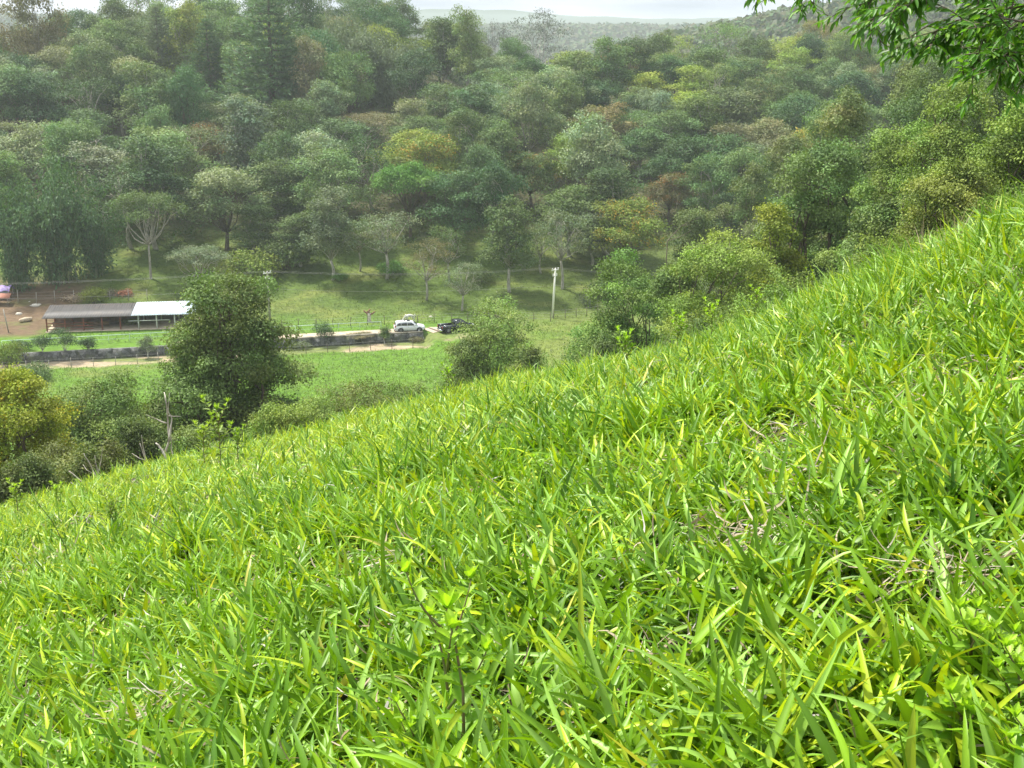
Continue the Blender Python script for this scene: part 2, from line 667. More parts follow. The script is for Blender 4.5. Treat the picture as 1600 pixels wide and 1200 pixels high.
def bent(p0, p1, rng, k=0.12, n=5, sag=0.0):
    p0, p1 = np.asarray(p0, float), np.asarray(p1, float)
    t = np.linspace(0, 1, n)[:, None]
    L_ = np.linalg.norm(p1 - p0)
    w = np.sin(t * math.pi)
    o = rng.normal(size=3) * k * L_
    return p0 + (p1 - p0) * t + w * o + np.array([0, 0, 1]) * sag * L_ * w


def make_tree(seed, kind="round", H_=11.0, R=4.2, leaf=0.42, n_spray=420, per=11, trunk_r=0.2, clear=0.32,
              nlobes=9, accent=None, sub=6, var=0.22, stems=1, spread=None, inner=0.3, lean=0.0, up=0.5):
    """returns (wood geometry, leaf geometry) with the foot of the tree at the origin"""
    rng = np.random.default_rng(seed)
    wood, crown = Geo(), Geo()
    lobes = []
    leanv = np.array([math.cos(seed), math.sin(seed), 0]) * lean * H_
    if kind == "round":
        for i in range(nlobes):
            a = i * 2.4 + rng.uniform(-.4, .4)
            t = (i + 0.5) / nlobes
            hh = clear + (0.94 - clear) * (0.15 + 0.75 * t)
            rr = R * 0.64 * math.sqrt(max(0.05, 1 - (2 * (t - 0.38)) ** 2 * 0.75)) * rng.uniform(.55, 1.3)
            hh = hh + rng.uniform(-.07, .07)
            s = R * rng.uniform(0.26, 0.58)
            lobes.append((np.array([rr * math.cos(a), rr * math.sin(a), hh * H_]) + leanv * hh, np.array([s, s, s * rng.uniform(0.6, 0.85)])))
        lobes.append((np.array([R * rng.uniform(-.3, .3), R * rng.uniform(-.3, .3), H_ * rng.uniform(.8, .92)]) + leanv * .9, np.array([R * .42, R * .42, H_ * .13])))
    elif kind == "dome":
        for i in range(nlobes):
            a = i * 2.4
            rr = R * 0.7 * math.sqrt((i + 0.3) / nlobes)
            s = R * rng.uniform(0.34, 0.44)
            zz = H_ * (clear + (1 - clear) * 0.62) - (rr / R) ** 2 * H_ * 0.22
            lobes.append((np.array([rr * math.cos(a), rr * math.sin(a), zz]), np.array([s, s, s * 0.75])))
    elif kind == "umbrella":
        for i in range(nlobes):
            a = i * 2.4 + rng.uniform(-.3, .3)
            rr = R * 0.78 * math.sqrt((i + 0.2) / nlobes)
            s = R * rng.uniform(0.26, 0.40)
            zz = H_ * (0.92 - 0.20 * (rr / R) ** 2 + rng.uniform(-.11, .03))
            lobes.append((np.array([rr * math.cos(a), rr * math.sin(a), zz]), np.array([s, s, s * 0.32])))
    elif kind == "tall":
        for i in range(nlobes):
            a = i * 2.4 + rng.uniform(-.4, .4)
            t = (i + 0.5) / nlobes
            rr = R * (0.5 - 0.25 * t) * rng.uniform(.6, 1.2)
            s = R * rng.uniform(0.36, 0.5) * (1.05 - 0.35 * t)
            lobes.append((np.array([rr * math.cos(a), rr * math.sin(a), H_ * (clear + (0.95 - clear) * t)]) + leanv * t, np.array([s, s, s * 0.95])))
    elif kind == "oval":
        for i in range(nlobes):
            a = i * 2.4 + rng.uniform(-.4, .4)
            t = (i + 0.5) / nlobes
            wprof = np.interp(t, [0, .15, .4, .7, 1], [.72, .95, 1.0, .72, .22])
            rr = R * .62 * wprof * rng.uniform(.75, 1.15)
            s = R * rng.uniform(0.30, 0.44) * (.6 + .4 * wprof)
            lobes.append((np.array([rr * math.cos(a), rr * math.sin(a), H_ * (clear + (0.93 - clear) * t)]), np.array([s, s, s * 0.85])))
            if i % 2:
                lobes.append((np.array([-.3 * rr * math.cos(a), -.3 * rr * math.sin(a), H_ * (clear + (0.93 - clear) * t)]), np.array([s, s, s])))
    elif kind == "bush":
        for i in range(nlobes):
            a = i * 2.4 + rng.uniform(-.4, .4)
            rr = R * 0.7 * math.sqrt((i + 0.2) / nlobes)
            s = R * rng.uniform(0.36, 0.5)
            lobes.append((np.array([rr * math.cos(a), rr * math.sin(a), H_ * (0.52 - 0.22 * (rr / R)) * rng.uniform(.8, 1.25)]),
                          np.array([s, s, H_ * rng.uniform(.26, .38)])))
    big = lobes
    lobes = []                                   # break every bough mass into smaller leafy heads
    for (c_, r_) in big:
        lobes.append((c_, r_ * 0.78))
        for q in range(sub):
            dd = unit_rand(rng, 1)[0]
            dd[2] = abs(dd[2]) * 0.9 - 0.3
            dd = norm(dd)
            lobes.append((c_ + dd * r_ * rng.uniform(.7, 1.05), r_ * rng.uniform(0.26, 0.54)))
    P, O, li = lobes_surface(rng, lobes, n_spray, zmin=-0.6 if kind in ("tall", "bush", "oval") else -0.35, inner=inner)
    lobev = rng.uniform(1 - var, 1 + var, (len(lobes), 1)) * np.ones((1, 3))
    lobev[:, 0] *= rng.uniform(0.88, 1.15, len(lobes))
    cc = lobev[li] * rng.uniform(1 - var, 1 + var, (len(P), 1))
    if accent is not None:
        frac, acol = accent
        pick = rng.random(len(P)) < frac * (0.4 + 1.2 * (rng.random(len(lobes))[li]))
        cc[pick] = cc[pick] * np.array(acol)
    sprays(crown, rng, P, O, per, spread or leaf * 1.25, leaf, leaf * 0.58, cc, up=up)
    if kind == "bush":
        for i in range(6):
            l = big[i % len(big)][0]
            wood.tube(bent((0, 0, -0.3), l, rng), np.linspace(trunk_r * .5, trunk_r * .15, 5), 5)
        return wood, crown
    for sidx in range(stems):
        base = np.array([0.5 * sidx * (1 if sidx % 2 else -1), 0.2 * sidx, -0.5]) if stems > 1 else np.array([0, 0, -0.5])
        fork = np.array([rng.uniform(-.3, .3), rng.uniform(-.3, .3), H_ * clear * rng.uniform(.75, 1.0)]) + base * .6 + leanv * clear
        tp = bent(base, fork, rng, 0.05)
        wood.tube(tp, np.linspace(trunk_r * 1.25, trunk_r * .8, 5), 8)
        mine = [l for j, l in enumerate(big) if j % stems == sidx]
        for (c_, r_) in mine:
            end = c_ - np.array([0, 0, r_[2] * 0.2])
            br = bent(fork, end, rng, 0.10, 6, sag=0.05 if kind != "umbrella" else -0.06)
            wood.tube(br, np.linspace(trunk_r * .55, trunk_r * .12, 6), 5)
            for q in range(3):
                e2 = c_ + unit_rand(rng, 1)[0] * r_ * 0.8
                wood.tube(bent(br[3 + q % 3], e2, rng, .1, 4), np.linspace(trunk_r * .2, trunk_r * .05, 4), 4)
    return wood, crown


def make_bare(seed, H_=9, R=3.5, trunk_r=0.16, clear=0.35, gen=3, leafn=0, leaf=0.3):
    """open branching tree with few or no leaves"""
    rng = np.random.default_rng(seed)
    wood, crown = Geo(), Geo()
    tips = []

    def grow(p, d, L_, r, k):
        e = p + d * L_
        pts = bent(p, e, rng, 0.07, 4)
        wood.tube(pts, np.linspace(r, r * 0.62, 4), 5 if k < 3 else 4)
        if k == 0:
            tips.append(e)
            return
        for q in range(3 if k > 1 else 3):
            az = q * 2.1 + rng.uniform(0, 1.2)
            side = np.array([math.cos(az), math.sin(az), 0])
            nd = norm(d * 0.8 + side * rng.uniform(.35, .75) + np.array([0, 0, .12]))
            grow(e, nd, L_ * rng.uniform(.55, .8), r * .6, k - 1)
    grow(np.array([0, 0, -.4]), norm(np.array([rng.uniform(-.1, .1), 0, 1.])), H_ * clear, trunk_r, gen)
    tips = np.array(tips)
    if leafn:
        sprays(crown, rng, tips, norm(tips - np.array([0, 0, H_ * .5])), leafn, leaf * 1.3, leaf, leaf * .55, rng.uniform(.8, 1.2, (len(tips), 1)) * np.ones((1, 3)))
    return wood, crown


def make_pine(seed, H_=22, R=4.6, tiers=20, leaf=0.55, trunk_r=0.3):
    rng = np.random.default_rng(seed)
    wood, crown = Geo(), Geo()
    wood.tube([(0, 0, -.5), (0, 0, H_ * .5), (0.1, 0, H_)], [trunk_r, trunk_r * .6, .04], 8)
    cen, out = [], []
    for i in range(tiers):
        t = i / (tiers - 1)
        h = H_ * (0.12 + 0.86 * t)
        Lb = R * (1 - t) ** 0.85 * rng.uniform(.8, 1.12) + 0.3
        nb = int(7 + 4 * (1 - t))
        for k in range(nb):
            az = k * 2 * math.pi / nb + i * .7 + rng.uniform(-.2, .2)
            lb = Lb * rng.uniform(.75, 1.15)
            d = np.array([math.cos(az), math.sin(az), 0])
            p0 = np.array([0, 0, h])
            s = np.linspace(0, 1, 5)[:, None]
            pts = p0 + d * lb * s + np.array([0, 0, 1]) * (-0.22 * lb * np.sin(s * 2.2) + .34 * lb * s ** 3 + .12 * lb * s)
            wood.tube(pts, np.linspace(.07, .02, 5), 3, cap=False)
            m_ = max(3, int(lb * 3.6))
            for q in range(m_):
                f = 0.25 + 0.75 * (q + rng.random()) / m_
                pos = np.array([np.interp(f, s[:, 0], pts[:, a_]) for a_ in range(3)])
                cen.append(pos + rng.normal(size=3) * .16)
                out.append(norm(d + np.array([0, 0, .6])))
    cen, out = np.array(cen), np.array(out)
    k = len(cen) * 9
    ci = np.repeat(np.arange(len(cen)), 9)
    Pp = cen[ci] + rng.normal(size=(k, 3)) * np.array([.2, .2, .12])
    D = norm(out[ci] * .8 + rng.normal(size=(k, 3)) * .6)
    cc = np.repeat(rng.uniform(.75, 1.25, (len(cen), 1)) * np.ones((1, 3)), 9, axis=0)
    V, Q, C = kites(Pp, D, unit_rand(rng, k), leaf * rng.uniform(.7, 1.3, k), leaf * .2 * rng.uniform(.8, 1.4, k), cc, 0.05)
    crown.add(V, Q, None, C)
    return wood, crown


def make_bamboo(seed, H_=12, R=4.5, culms=34, leaf=0.5):
    rng = np.random.default_rng(seed)
    wood, crown = Geo(), Geo()
    cen, out = [], []
    for i in range(culms):
        az = i * 2.4
        b0 = np.array([math.cos(az), math.sin(az), 0]) * R * .28 * math.sqrt((i + .5) / culms)
        d = np.array([math.cos(az), math.sin(az), 0])
        hh = H_ * rng.uniform(.5, 1.0)
        reach = R * rng.uniform(.35, 1.15) * math.sqrt((i + 2) / culms)
        s = np.linspace(0, 1, 9)[:, None]
        pts = b0 + d * reach * s ** 2.4 + np.array([0, 0, 1]) * hh * (s - .16 * s ** 5)
        pts[0, 2] -= .4
        wood.tube(pts, np.linspace(.07, .02, 9), 4, cap=False)
        for q in range(26):
            f = 0.06 + 0.94 * rng.random() ** .8
            pos = np.array([np.interp(f, s[:, 0], pts[:, a_]) for a_ in range(3)])
            cen.append(pos + rng.normal(size=3) * np.array([.7, .7, .5]))
            out.append(norm(d * .6 + rng.normal(size=3) * .3))
    cen, out = np.array(cen), np.array(out)
    cc = rng.uniform(.75, 1.25, (len(cen), 1)) * np.ones((1, 3))
    k = len(cen) * 9
    ci = np.repeat(np.arange(len(cen)), 9)
    Pp = cen[ci] + rng.normal(size=(k, 3)) * np.array([.34, .34, .3])
    D = norm(out[ci] * .6 + np.array([0, 0, -.5]) + rng.normal(size=(k, 3)) * .45)
    V, Q, C = kites(Pp, D, norm(out[ci] + rng.normal(size=(k, 3)) * .6 + np.array([0, 0, .6])), leaf * rng.uniform(.7, 1.2, k), leaf * .3 * rng.uniform(.8, 1.3, k), cc[ci] * rng.uniform(.88, 1.12, (k, 1)))
    crown.add(V, Q, None, C)
    return wood, crown


class Kind:
    """shared wood and crown meshes of one growth form"""

    def __init__(self, geos, wood_mat, wood_name="trunk", crown_name="crown", leafmat=None):
        w, c = geos
        self.w = w.mesh(wood_name, wood_mat, smooth=True)
        self.c = c.mesh(crown_name, leafmat or M_LEAF) if c.V else None
        self.wn, self.cn = wood_name, crown_name

    def place(self, name, loc, label, cat, tint, s=1.0, rz=0.0, group=None, sz=None):
        r = empty(name, loc, rz)
        r.scale = (s, s, sz or s)
        tag(r, label, cat, group)
        o = bpy.data.objects.new(self.wn, self.w)
        COL.objects.link(o)
        o.parent = r
        if self.c:
            c = bpy.data.objects.new(self.cn, self.c)
            COL.objects.link(c)
            c.parent = r
            c.color = (*tint, 1)
        return r
# ------------------------------------------------------------------ trees of the far slope and the valley
T_DULL, T_DARK, T_GREY = (0.112, 0.168, 0.060), (0.062, 0.112, 0.044), (0.155, 0.200, 0.112)
T_YEL, T_BLUE, T_RUST = (0.175, 0.230, 0.046), (0.080, 0.150, 0.060), (0.160, 0.155, 0.075)
T_BRIGHT = (0.105, 0.220, 0.045)
ORANGE = (1.75, 0.95, 0.7)


def spot(px, py_base, py_top=None, y=None, wpx=None):
    """foot of a tree whose base shows at a photo pixel, its height and its crown radius"""
    if y is None:
        p = ground_hit(px, py_base, skip=75.0)
    else:
        d = at_y(px, py_base, y)
        p = np.array([d[0], y, gz(d[0], y)])
    h = None
    if py_top is not None:
        h = at_y(px, py_top, p[1])[2] - p[2]
    r = None
    if wpx is not None:
        f = p[1] * CP - p[2] * SP
        r = wpx / 2 * f / F_PX
    return p, h, r


ROUND = [Kind(make_tree(100 + i, "round", 10.5 + 0.6 * (i % 4), 4.0 + 0.35 * (i % 3), leaf=0.30, n_spray=620, per=16, nlobes=9 + i % 4, spread=.40,
                        accent=(0.05, ORANGE) if i == 5 else None), M_BARK if i % 2 else M_PALEBARK) for i in range(11)]
UMB = [Kind(make_tree(200 + i, "umbrella", 10, 5.6, leaf=0.27, n_spray=420, per=15, nlobes=16, sub=4, spread=.36, trunk_r=.17, clear=.42, up=.9), M_PALEBARK) for i in range(2)]
TALL = [Kind(make_tree(300 + i, "tall", 14, 3.9, leaf=0.30, n_spray=620, per=16, nlobes=12, clear=.3, spread=.4), M_PALEBARK) for i in range(4)]
THIN = [Kind(make_tree(400 + i, "round", 11, 4.2, leaf=0.27, n_spray=260, per=12, nlobes=12, spread=.36, clear=.38, inner=.6), M_PALEBARK) for i in range(3)]
FLAME = Kind(make_tree(450, "round", 10, 4.6, leaf=0.30, n_spray=560, per=15, nlobes=11, spread=.38, accent=(0.14, ORANGE)), M_BARK)
BUSH = [Kind(make_tree(500 + i, "bush", 3.2, 2.6, leaf=0.26, n_spray=230, per=10, nlobes=8, trunk_r=.12), M_BARK, "stem", "foliage") for i in range(2)]
BARE = Kind(make_bare(610, 10, 3.5, gen=4, leafn=9), M_BARK)
PINE = Kind(make_pine(620, R=5.2), M_BARK)
BAMBOO = [Kind(make_bamboo(630 + i), plain("bamboo_culm", (0.16, 0.2, 0.08)), "culms", "foliage") for i in range(1)]
SBOX = []
placed = []                                   # (x, y, exclusion radius)


def put(kind_, name, px, pb, pt, wpx, refH, refR, label, cat, tint, rz=0.0, y=None, group=None, excl=3.5):
    p, h, r = spot(px, pb, pt, y, wpx)
    s = r / refR
    sz = h / refH
    o = kind_.place(name, p, label, cat, tint, s, rz, group, sz)
    placed.append((p[0], p[1], excl))
    SBOX.append((px, pt, pb, wpx, p[1]))
    return o


# ones the eye can tell apart, by where their foot shows
put(UMB[0], "forked_tree", 236, 437, 288, 112, 10.2, 5.4, "pale forked trunk tree with a flat layered crown uphill of the metal roofs", "tree", T_DULL, 0.4, excl=6)
put(UMB[1], "spreading_tree", 312, 462, 384, 104, 9.9, 5.5, "low spreading grey-green tree with fine layered leaves behind the tall dark tree", "tree", T_GREY, 2, excl=5)
put(TALL[0], "pale_trunk_tree", 519, 438, 292, 84, 14, 3.6, "slender tree with a straight pale trunk standing alone on the grass slope", "tree", T_GREY, 1, excl=4)
put(THIN[0], "slope_tree", 604, 436, 318, 100, 11.3, 4.1, "thin grey-green tree below the bright green domed tree", "tree", T_GREY, 2.3, excl=5)
put(THIN[1], "slope_tree", 666, 470, 372, 72, 11.3, 4.1, "small thin brownish tree on the slope above the white car", "tree", T_RUST, .3, excl=4)
put(THIN[2], "slope_tree", 722, 486, 410, 66, 11.3, 4.1, "small leaning thin tree right above the black pickup", "tree", T_GREY, 1.3, excl=4)
put(TALL[1], "slope_tree", 797, 457, 310, 92, 14, 3.7, "tall olive tree with a pale trunk between the pickup and the white pole", "tree", T_DULL, 0, excl=4)
put(THIN[0], "slope_tree", 878, 452, 312, 82, 11.3, 4.1, "thin pale trunk tree directly uphill of the white pole", "tree", T_GREY, 4, excl=4)
put(FLAME, "yellow_flowering_tree", 984, 432, 312, 116, 10.0, 4.5, "yellow-green tree with orange flower heads right of the white pole", "flowering tree", T_YEL, 0.5, excl=6)
put(Kind(make_tree(460, "dome", 10, 5.2, leaf=0.28, n_spray=800, per=15, nlobes=16, sub=4), M_BARK), "domed_tree", 640, 372, 243, 118, 10.0, 5.0,
    "bright green tree with a smooth domed crown in the middle of the far hillside", "tree", T_BRIGHT, 0, excl=6)
put(UMB[0], "dry_umbrella_tree", 566, 250, 172, 118, 10.2, 5.4, "brownish umbrella tree with bare white forked limbs high on the slope", "tree", T_RUST, 3.2, excl=6)
put(FLAME, "rusty_tree", 338, 292, 190, 90, 10.0, 4.5, "rust orange flowering tree in the left half of the forest", "flowering tree", T_RUST, 1.5, excl=5)
put(FLAME, "rusty_tree", 830, 330, 236, 100, 10.0, 4.5, "wide tree dotted with orange flowers behind the white pole", "flowering tree", T_DULL, 2.5, excl=5)
put(FLAME, "rusty_tree", 1044, 350, 270, 80, 10.0, 4.5, "orange flowering tree just uphill of the yellow-green flowering tree", "flowering tree", T_RUST, 4.5, excl=5)
put(TALL[2], "young_tree", 1128, 385, 300, 60, 14, 3.6, "narrow dark tree rising from the gully on the right", "tree", T_DARK, 4.5, excl=4)
put(PINE, "pine_tree", 428, 215, -30, 180, 22, 4.8, "tallest feathery pine tree on the ridge", "pine tree", (.120, .205, .100), 0, excl=7)
put(PINE, "pine_tree", 330, 170, 30, 96, 22, 4.8, "smaller pine tree on the ridge left of the tallest pine", "pine tree", T_BLUE, 2, excl=5)
put(PINE, "pine_tree", 252, 150, 10, 84, 22, 4.8, "narrow pale pine at the gap in the left ridge", "pine tree", T_GREY, 1, excl=5)
for px, pb, pt, w, kk, lab in [(562, 425, 332, 62, THIN[0], "thin pale tree between the straight pale trunk tree and the domed tree"),
                               (470, 418, 330, 88, TALL[1], "olive tree at the meadow's upper edge left of the straight pale trunk tree"),
                               (846, 428, 345, 62, THIN[1], "slim pale tree left of the tree uphill of the white pole"),
                               (925, 415, 322, 76, TALL[0], "tall thin crowned tree between the white pole and the yellow-green flowering tree"),
                               (702, 440, 352, 66, THIN[2], "thin tree higher up between the white car and the pickup"),
                               (400, 402, 320, 84, TALL[2], "grey-green tree above the grey utility pole")]:
    put(kk, "slope_tree", px, pb, pt, w, 14 if kk in TALL else 11.3, 3.7 if kk in TALL else 4.1, lab, "tree", T_GREY if px % 2 else T_DULL, px, excl=4)
bam = []
for px, pb, pt, w, rz, lab in [(95, 440, 222, 120, 0, "tall blue-green bamboo clump behind the fenced yard"),
                               (30, 452, 262, 96, 1.9, "bamboo clump at the left edge behind the purple cover"),
                               (150, 430, 286, 90, 3.1, "smaller bamboo clump next to the forked pale tree")]:
    put(BAMBOO[0], "bamboo_clump", px, pb, pt, w, 11.6, 4.2, lab, "bamboo", T_BLUE, rz, excl=6, group="bamboo clumps behind the yard")
for px, pb, pt, w, rz, lab in [(540, 160, -4, 96, .5, "left plume of bamboo on the ridge right of the tallest pine"),
                               (598, 165, 22, 100, 2.5, "right plume of bamboo on the ridge beside the sky gap")]:
    put(BAMBOO[0], "bamboo_clump", px, pb, pt, w, 11.6, 4.2, lab, "bamboo", T_GREY, rz, excl=5, group="bamboo plumes on the ridge")
put(BARE, "bare_tree", 778, 122, -12, 52, 11.0, 3.8, "tall thin nearly bare tree standing against the sky on the ridge", "tree", (.06, .075, .045), 0, excl=4)
put(THIN[1], "ridge_tree", 838, 120, 14, 84, 11.3, 4.1, "airy tree against the sky right of the tall bare tree", "tree", (.075, .095, .055), 0.6, excl=5)
put(TALL[2], "ridge_tree", 700, 140, 28, 92, 14, 3.6, "dense ridge tree at the right end of the high skyline", "tree", T_DULL, 3, excl=5)
for px, pb, pt, w, lab in [(935, 268, 190, 60, "grey leafless twiggy tree right of the orange dotted trees"),
                           (722, 190, 118, 66, "greyish bare crowned tree high on the middle slope")]:
    put(BARE, "bare_tree", px, pb, pt, w, 11.0, 3.8, lab, "tree", T_GREY, px, excl=4)

# the forest: jittered grid over the far slope, each tree a thing of its own
rng = np.random.default_rng(77)
cands = []
for iy, y in enumerate(np.arange(191, 345, 11.4)):
    for x in np.arange(-165, 150, 8.9):
        xx = x + rng.uniform(-2.6, 2.6) + (4.3 if iy % 2 else 0)
        yy = y + rng.uniform(-3.8, 3.8)
        z = gz(xx, yy)
        px, py = to_px((xx, yy, z + 8))
        bx, by = to_px((xx, yy, z))
        if not (-70 < px < 1560) or py < -30:
            continue
        # what hides it: the camera's own hillside and its trees on the right
        if px > 1330 and py > 110 + (1560 - px) * 0.35:
            continue
        if px > 1060 and by > 480 - (px - 1060) * 0.5:
            continue
        # the open grass below the forest
        if by > 405 and 130 < bx < 960 and rng.random() < 0.62:
            continue
        if by > 370 and bx <= 130:
            continue
        if any((xx - a) ** 2 + (yy - b) ** 2 < c * c for a, b, c in placed):
            continue
        if any(abs(px - a) < w * .34 and t_ < py < b_ - 10 and yy < y_ and (w < 125 or w == 180) and b_ < 445 for a, t_, b_, w, y_ in SBOX):
            continue
        # hidden behind the brow of the ridge
        f = far_slope(xx, yy)
        if yy > 325 and z < ridge(xx) - 5:
            continue
        cands.append((xx, yy, z, px, py))
cands.sort(key=lambda c: c[1])
keep = []
for c in cands:                                # drop what stands wholly behind the brow
    top = at_y(c[3], 0, 1)
    d = np.array([c[0], c[1], c[2] + 10.0])
    t = np.linspace(0.5, 0.985, 60)
    Pq = d[None] * t[:, None]
    if (Pq[:, 2] < H(Pq[:, 0], Pq[:, 1]) - .5).sum() > 6 or (c[1] > 300 and rng.random() < .25):
        continue
    keep.append(c)

COLS = [(95, "above the fenced yard"), (250, "above the metal roofed shed"), (400, "above the tall dark tree"), (540, "right of the tallest pine"),
        (690, "above the white car"), (800, "above the black pickup"), (930, "above the white pole"), (1090, "above the dark rounded tree"),
        (1600, "over the gully on the right")]


def row_phrase(py):
    if py > 330:
        return "at the forest's lower edge"
    if py > 235:
        return "in the lower forest"
    if py > 150:
        return "halfway up the forest"
    if py > 85:
        return "in the upper forest"
    return "on the skyline"


PAL = [("dull green", T_DULL, 0.32), ("dark green", T_DARK, 0.28), ("grey-green", T_GREY, 0.18), ("yellow-green", T_YEL, 0.10),
       ("blue-green", T_BLUE, 0.07), ("brownish", T_RUST, 0.05)]
SHAPES = [("round crowned", ROUND, 0.62, 12, 4.3), ("tall narrow", TALL, 0.2, 14, 3.8), ("thin airy", THIN, 0.16, 11.3, 4.1), ("flat topped", UMB, 0.02, 10.2, 5.4)]
forest = []
for n_, (x, y, z, px, py) in enumerate(keep):
    pi = rng.choice(len(PAL), p=[a[2] for a in PAL])
    si = rng.choice(len(SHAPES), p=[a[2] for a in SHAPES])
    cname, tint, _ = PAL[pi]
    sname, kinds, _, rH, rR = SHAPES[si]
    hh = rng.uniform(10.5, 15.5) * (1.28 if x < -25 and y > 240 else 1.0) * (1.35 if rng.random() < .13 else 1.0) * (0.95 if x > 0 and y > 262 else 1)
    if -60 < x < -8 and y > 160:
        hh *= 1.0
    rr = rng.uniform(4.6, 6.9)
    tv = rng.uniform(1.0, 1.55)
    tint = tuple(np.array(tint) * tv * np.array([rng.uniform(.9, 1.12), 1, rng.uniform(.85, 1.15)]))
    if 640 < px < 1130 and 230 < py < 330 and rng.random() < 0.13:
        hh = min(hh, 13.0)
        k_, cname, sname, rH, rR = FLAME, "orange flowered", "round", 10.0, 4.5
    else:
        k_ = kinds[rng.integers(len(kinds))]
    nm = "forest_tree"
    o = k_.place(nm, (x, y, z), None, "tree", tint, rr / rR, rng.uniform(0, 6.28), None, hh / rH)
    colp = next(b for a, b in COLS if px < a + 75)
    base = f"{cname} {sname} tree {row_phrase(py)}, {colp}"
    forest.append((base, px, py, o))
by = {}
for f in forest:
    by.setdefault(f[0], []).append(f)
NUMW = ["one", "two", "three", "four", "five", "six", "seven", "eight", "nine", "ten"]
ORD = ["second", "third", "fourth", "fifth", "sixth", "seventh", "eighth", "ninth", "tenth", "eleventh"]
for base, fs in by.items():
    fs.sort(key=lambda f: f[1])
    for i, f in enumerate(fs):
        if len(fs) == 1:
            f[3]["label"] = base
        else:
            w = "leftmost " if i == 0 else "rightmost " if i == len(fs) - 1 else "middle " if len(fs) == 3 else ORD[min(i - 1, 9)] + " "
            f[3]["label"] = w + base
        f[3]["group"] = "trees of the forest on the far hillside"


# undergrowth on the forest floor: one mass of low leaves
rng = np.random.default_rng(5)
ug = Geo()
n = 34000
x = rng.uniform(-150, 120, n)
y = rng.uniform(184, 335, n)
dens = smooth(-0.25, 0.5, fbm(x / 9, y / 9, 61) + smooth(188, 212, y) * 0.8 - 0.45)
px_, py_ = to_px(np.stack([x, y, H(x, y)], -1))
ok = (rng.random(n) < dens) & (px_ > -60) & (px_ < 1450)
x, y = x[ok], y[ok]
z = H(x, y, False) + rng.uniform(0.1, 1.1, len(x)) * smooth(188, 215, y)
cc = np.stack([rng.uniform(.05, .11, len(x)), rng.uniform(.09, .16, len(x)), rng.uniform(.025, .045, len(x))], -1)
sprays(ug, rng, np.stack([x, y, z], -1), np.tile([0, -.3, 1.], (len(x), 1)), 8, .55, .42, .26, cc)
o = ug.build("undergrowth", M_LEAF)
tag(o, "low leafy undergrowth covering the floor of the far forest", "undergrowth", kind="stuff")

# distant wooded hills beyond the ridge
fw = Geo()
rng = np.random.default_rng(6)
cen, outs, cols, sc_ = [], [], [], []
n = 170000
a = rng.uniform(-0.6, 0.6, n)
r = np.exp(rng.uniform(math.log(375), math.log(2350), n))
x, y = r * np.sin(a), r * np.cos(a)
z = H(x, y, False)
pxx, pyy = to_px(np.stack([x, y, z + 8], -1))
ok = (pyy < 130) & (pyy > -60) & (pxx > -150) & (pxx < 1750) & ((y > 355) | (x > 90))
x, y, z, r = x[ok], y[ok], z[ok], r[ok]
for j in range(5):
    S = np.clip(r / 480, 1.0, 2.6) * rng.uniform(1.5, 2.7, len(x))
    d = unit_rand(rng, len(x))
    d[:, 2] = np.abs(d[:, 2])
    d[:, 1] = -np.abs(d[:, 1])
    cpos = np.stack([x, y, z + 3.5 + 5 * fbm(x / 7, y / 10, 64)], -1) + d * S[:, None] * np.array([1.4, 1.4, 1.2])
    c0 = np.stack([rng.uniform(.055, .10, len(x)), rng.uniform(.085, .13, len(x)), rng.uniform(.03, .05, len(x))], -1)
    Nn = norm(d + rng.normal(size=(len(x), 3)) * .3)
    D = np.cross(Nn, unit_rand(rng, len(x)))
    V, Q, C = kites(cpos, D, Nn, S * 1.0, S * .85, c0, .1)
    fw.add(V, Q, None, C)
o = fw.build("distant_forest", M_LEAF)
tag(o, "hazy blue-green forest covering the distant hills below the clouds", "forest", kind="stuff")
# ------------------------------------------------------------------ trees and shrubs on the camera's side of the valley
def near_tree(seed, kind_, name, px, pt, wpx, y, label, cat, tint, leaf=0.17, n_spray=1300, per=13, nlobes=14, trunk_r=.2, clear=.18,
              wood=M_BARK, group=None, inner=.4, accent=None, lean=0, sink=0.0, up=.5, var=.30, wn="trunk", cn="crown", minh=1.0, sub=6):
    d = at_o(px, pt, y)
    y = float(d[1])
    z0 = gz(d[0], y)
    h = max(minh, d[2] - z0)
    f = y * CP - d[2] * SP
    R = wpx / 2 * f / F_PX
    n_spray, per, leaf = int(n_spray * 1.35), int(per * 1.35), leaf * .86
    w, c = make_tree(seed, kind_, h, R * (1.14 if kind_ != "tall" else 1.1), leaf=leaf, n_spray=n_spray, per=per, nlobes=nlobes, trunk_r=trunk_r,
                     clear=clear, inner=inner, sub=sub, accent=accent, lean=lean, up=up, var=var, spread=leaf * 1.5)
    K = Kind((w, c), wood, wn, cn)
    return K.place(name, (d[0], y, z0), label, cat, tuple(min(.3, a * 1.12) for a in tint), 1, 0, group)


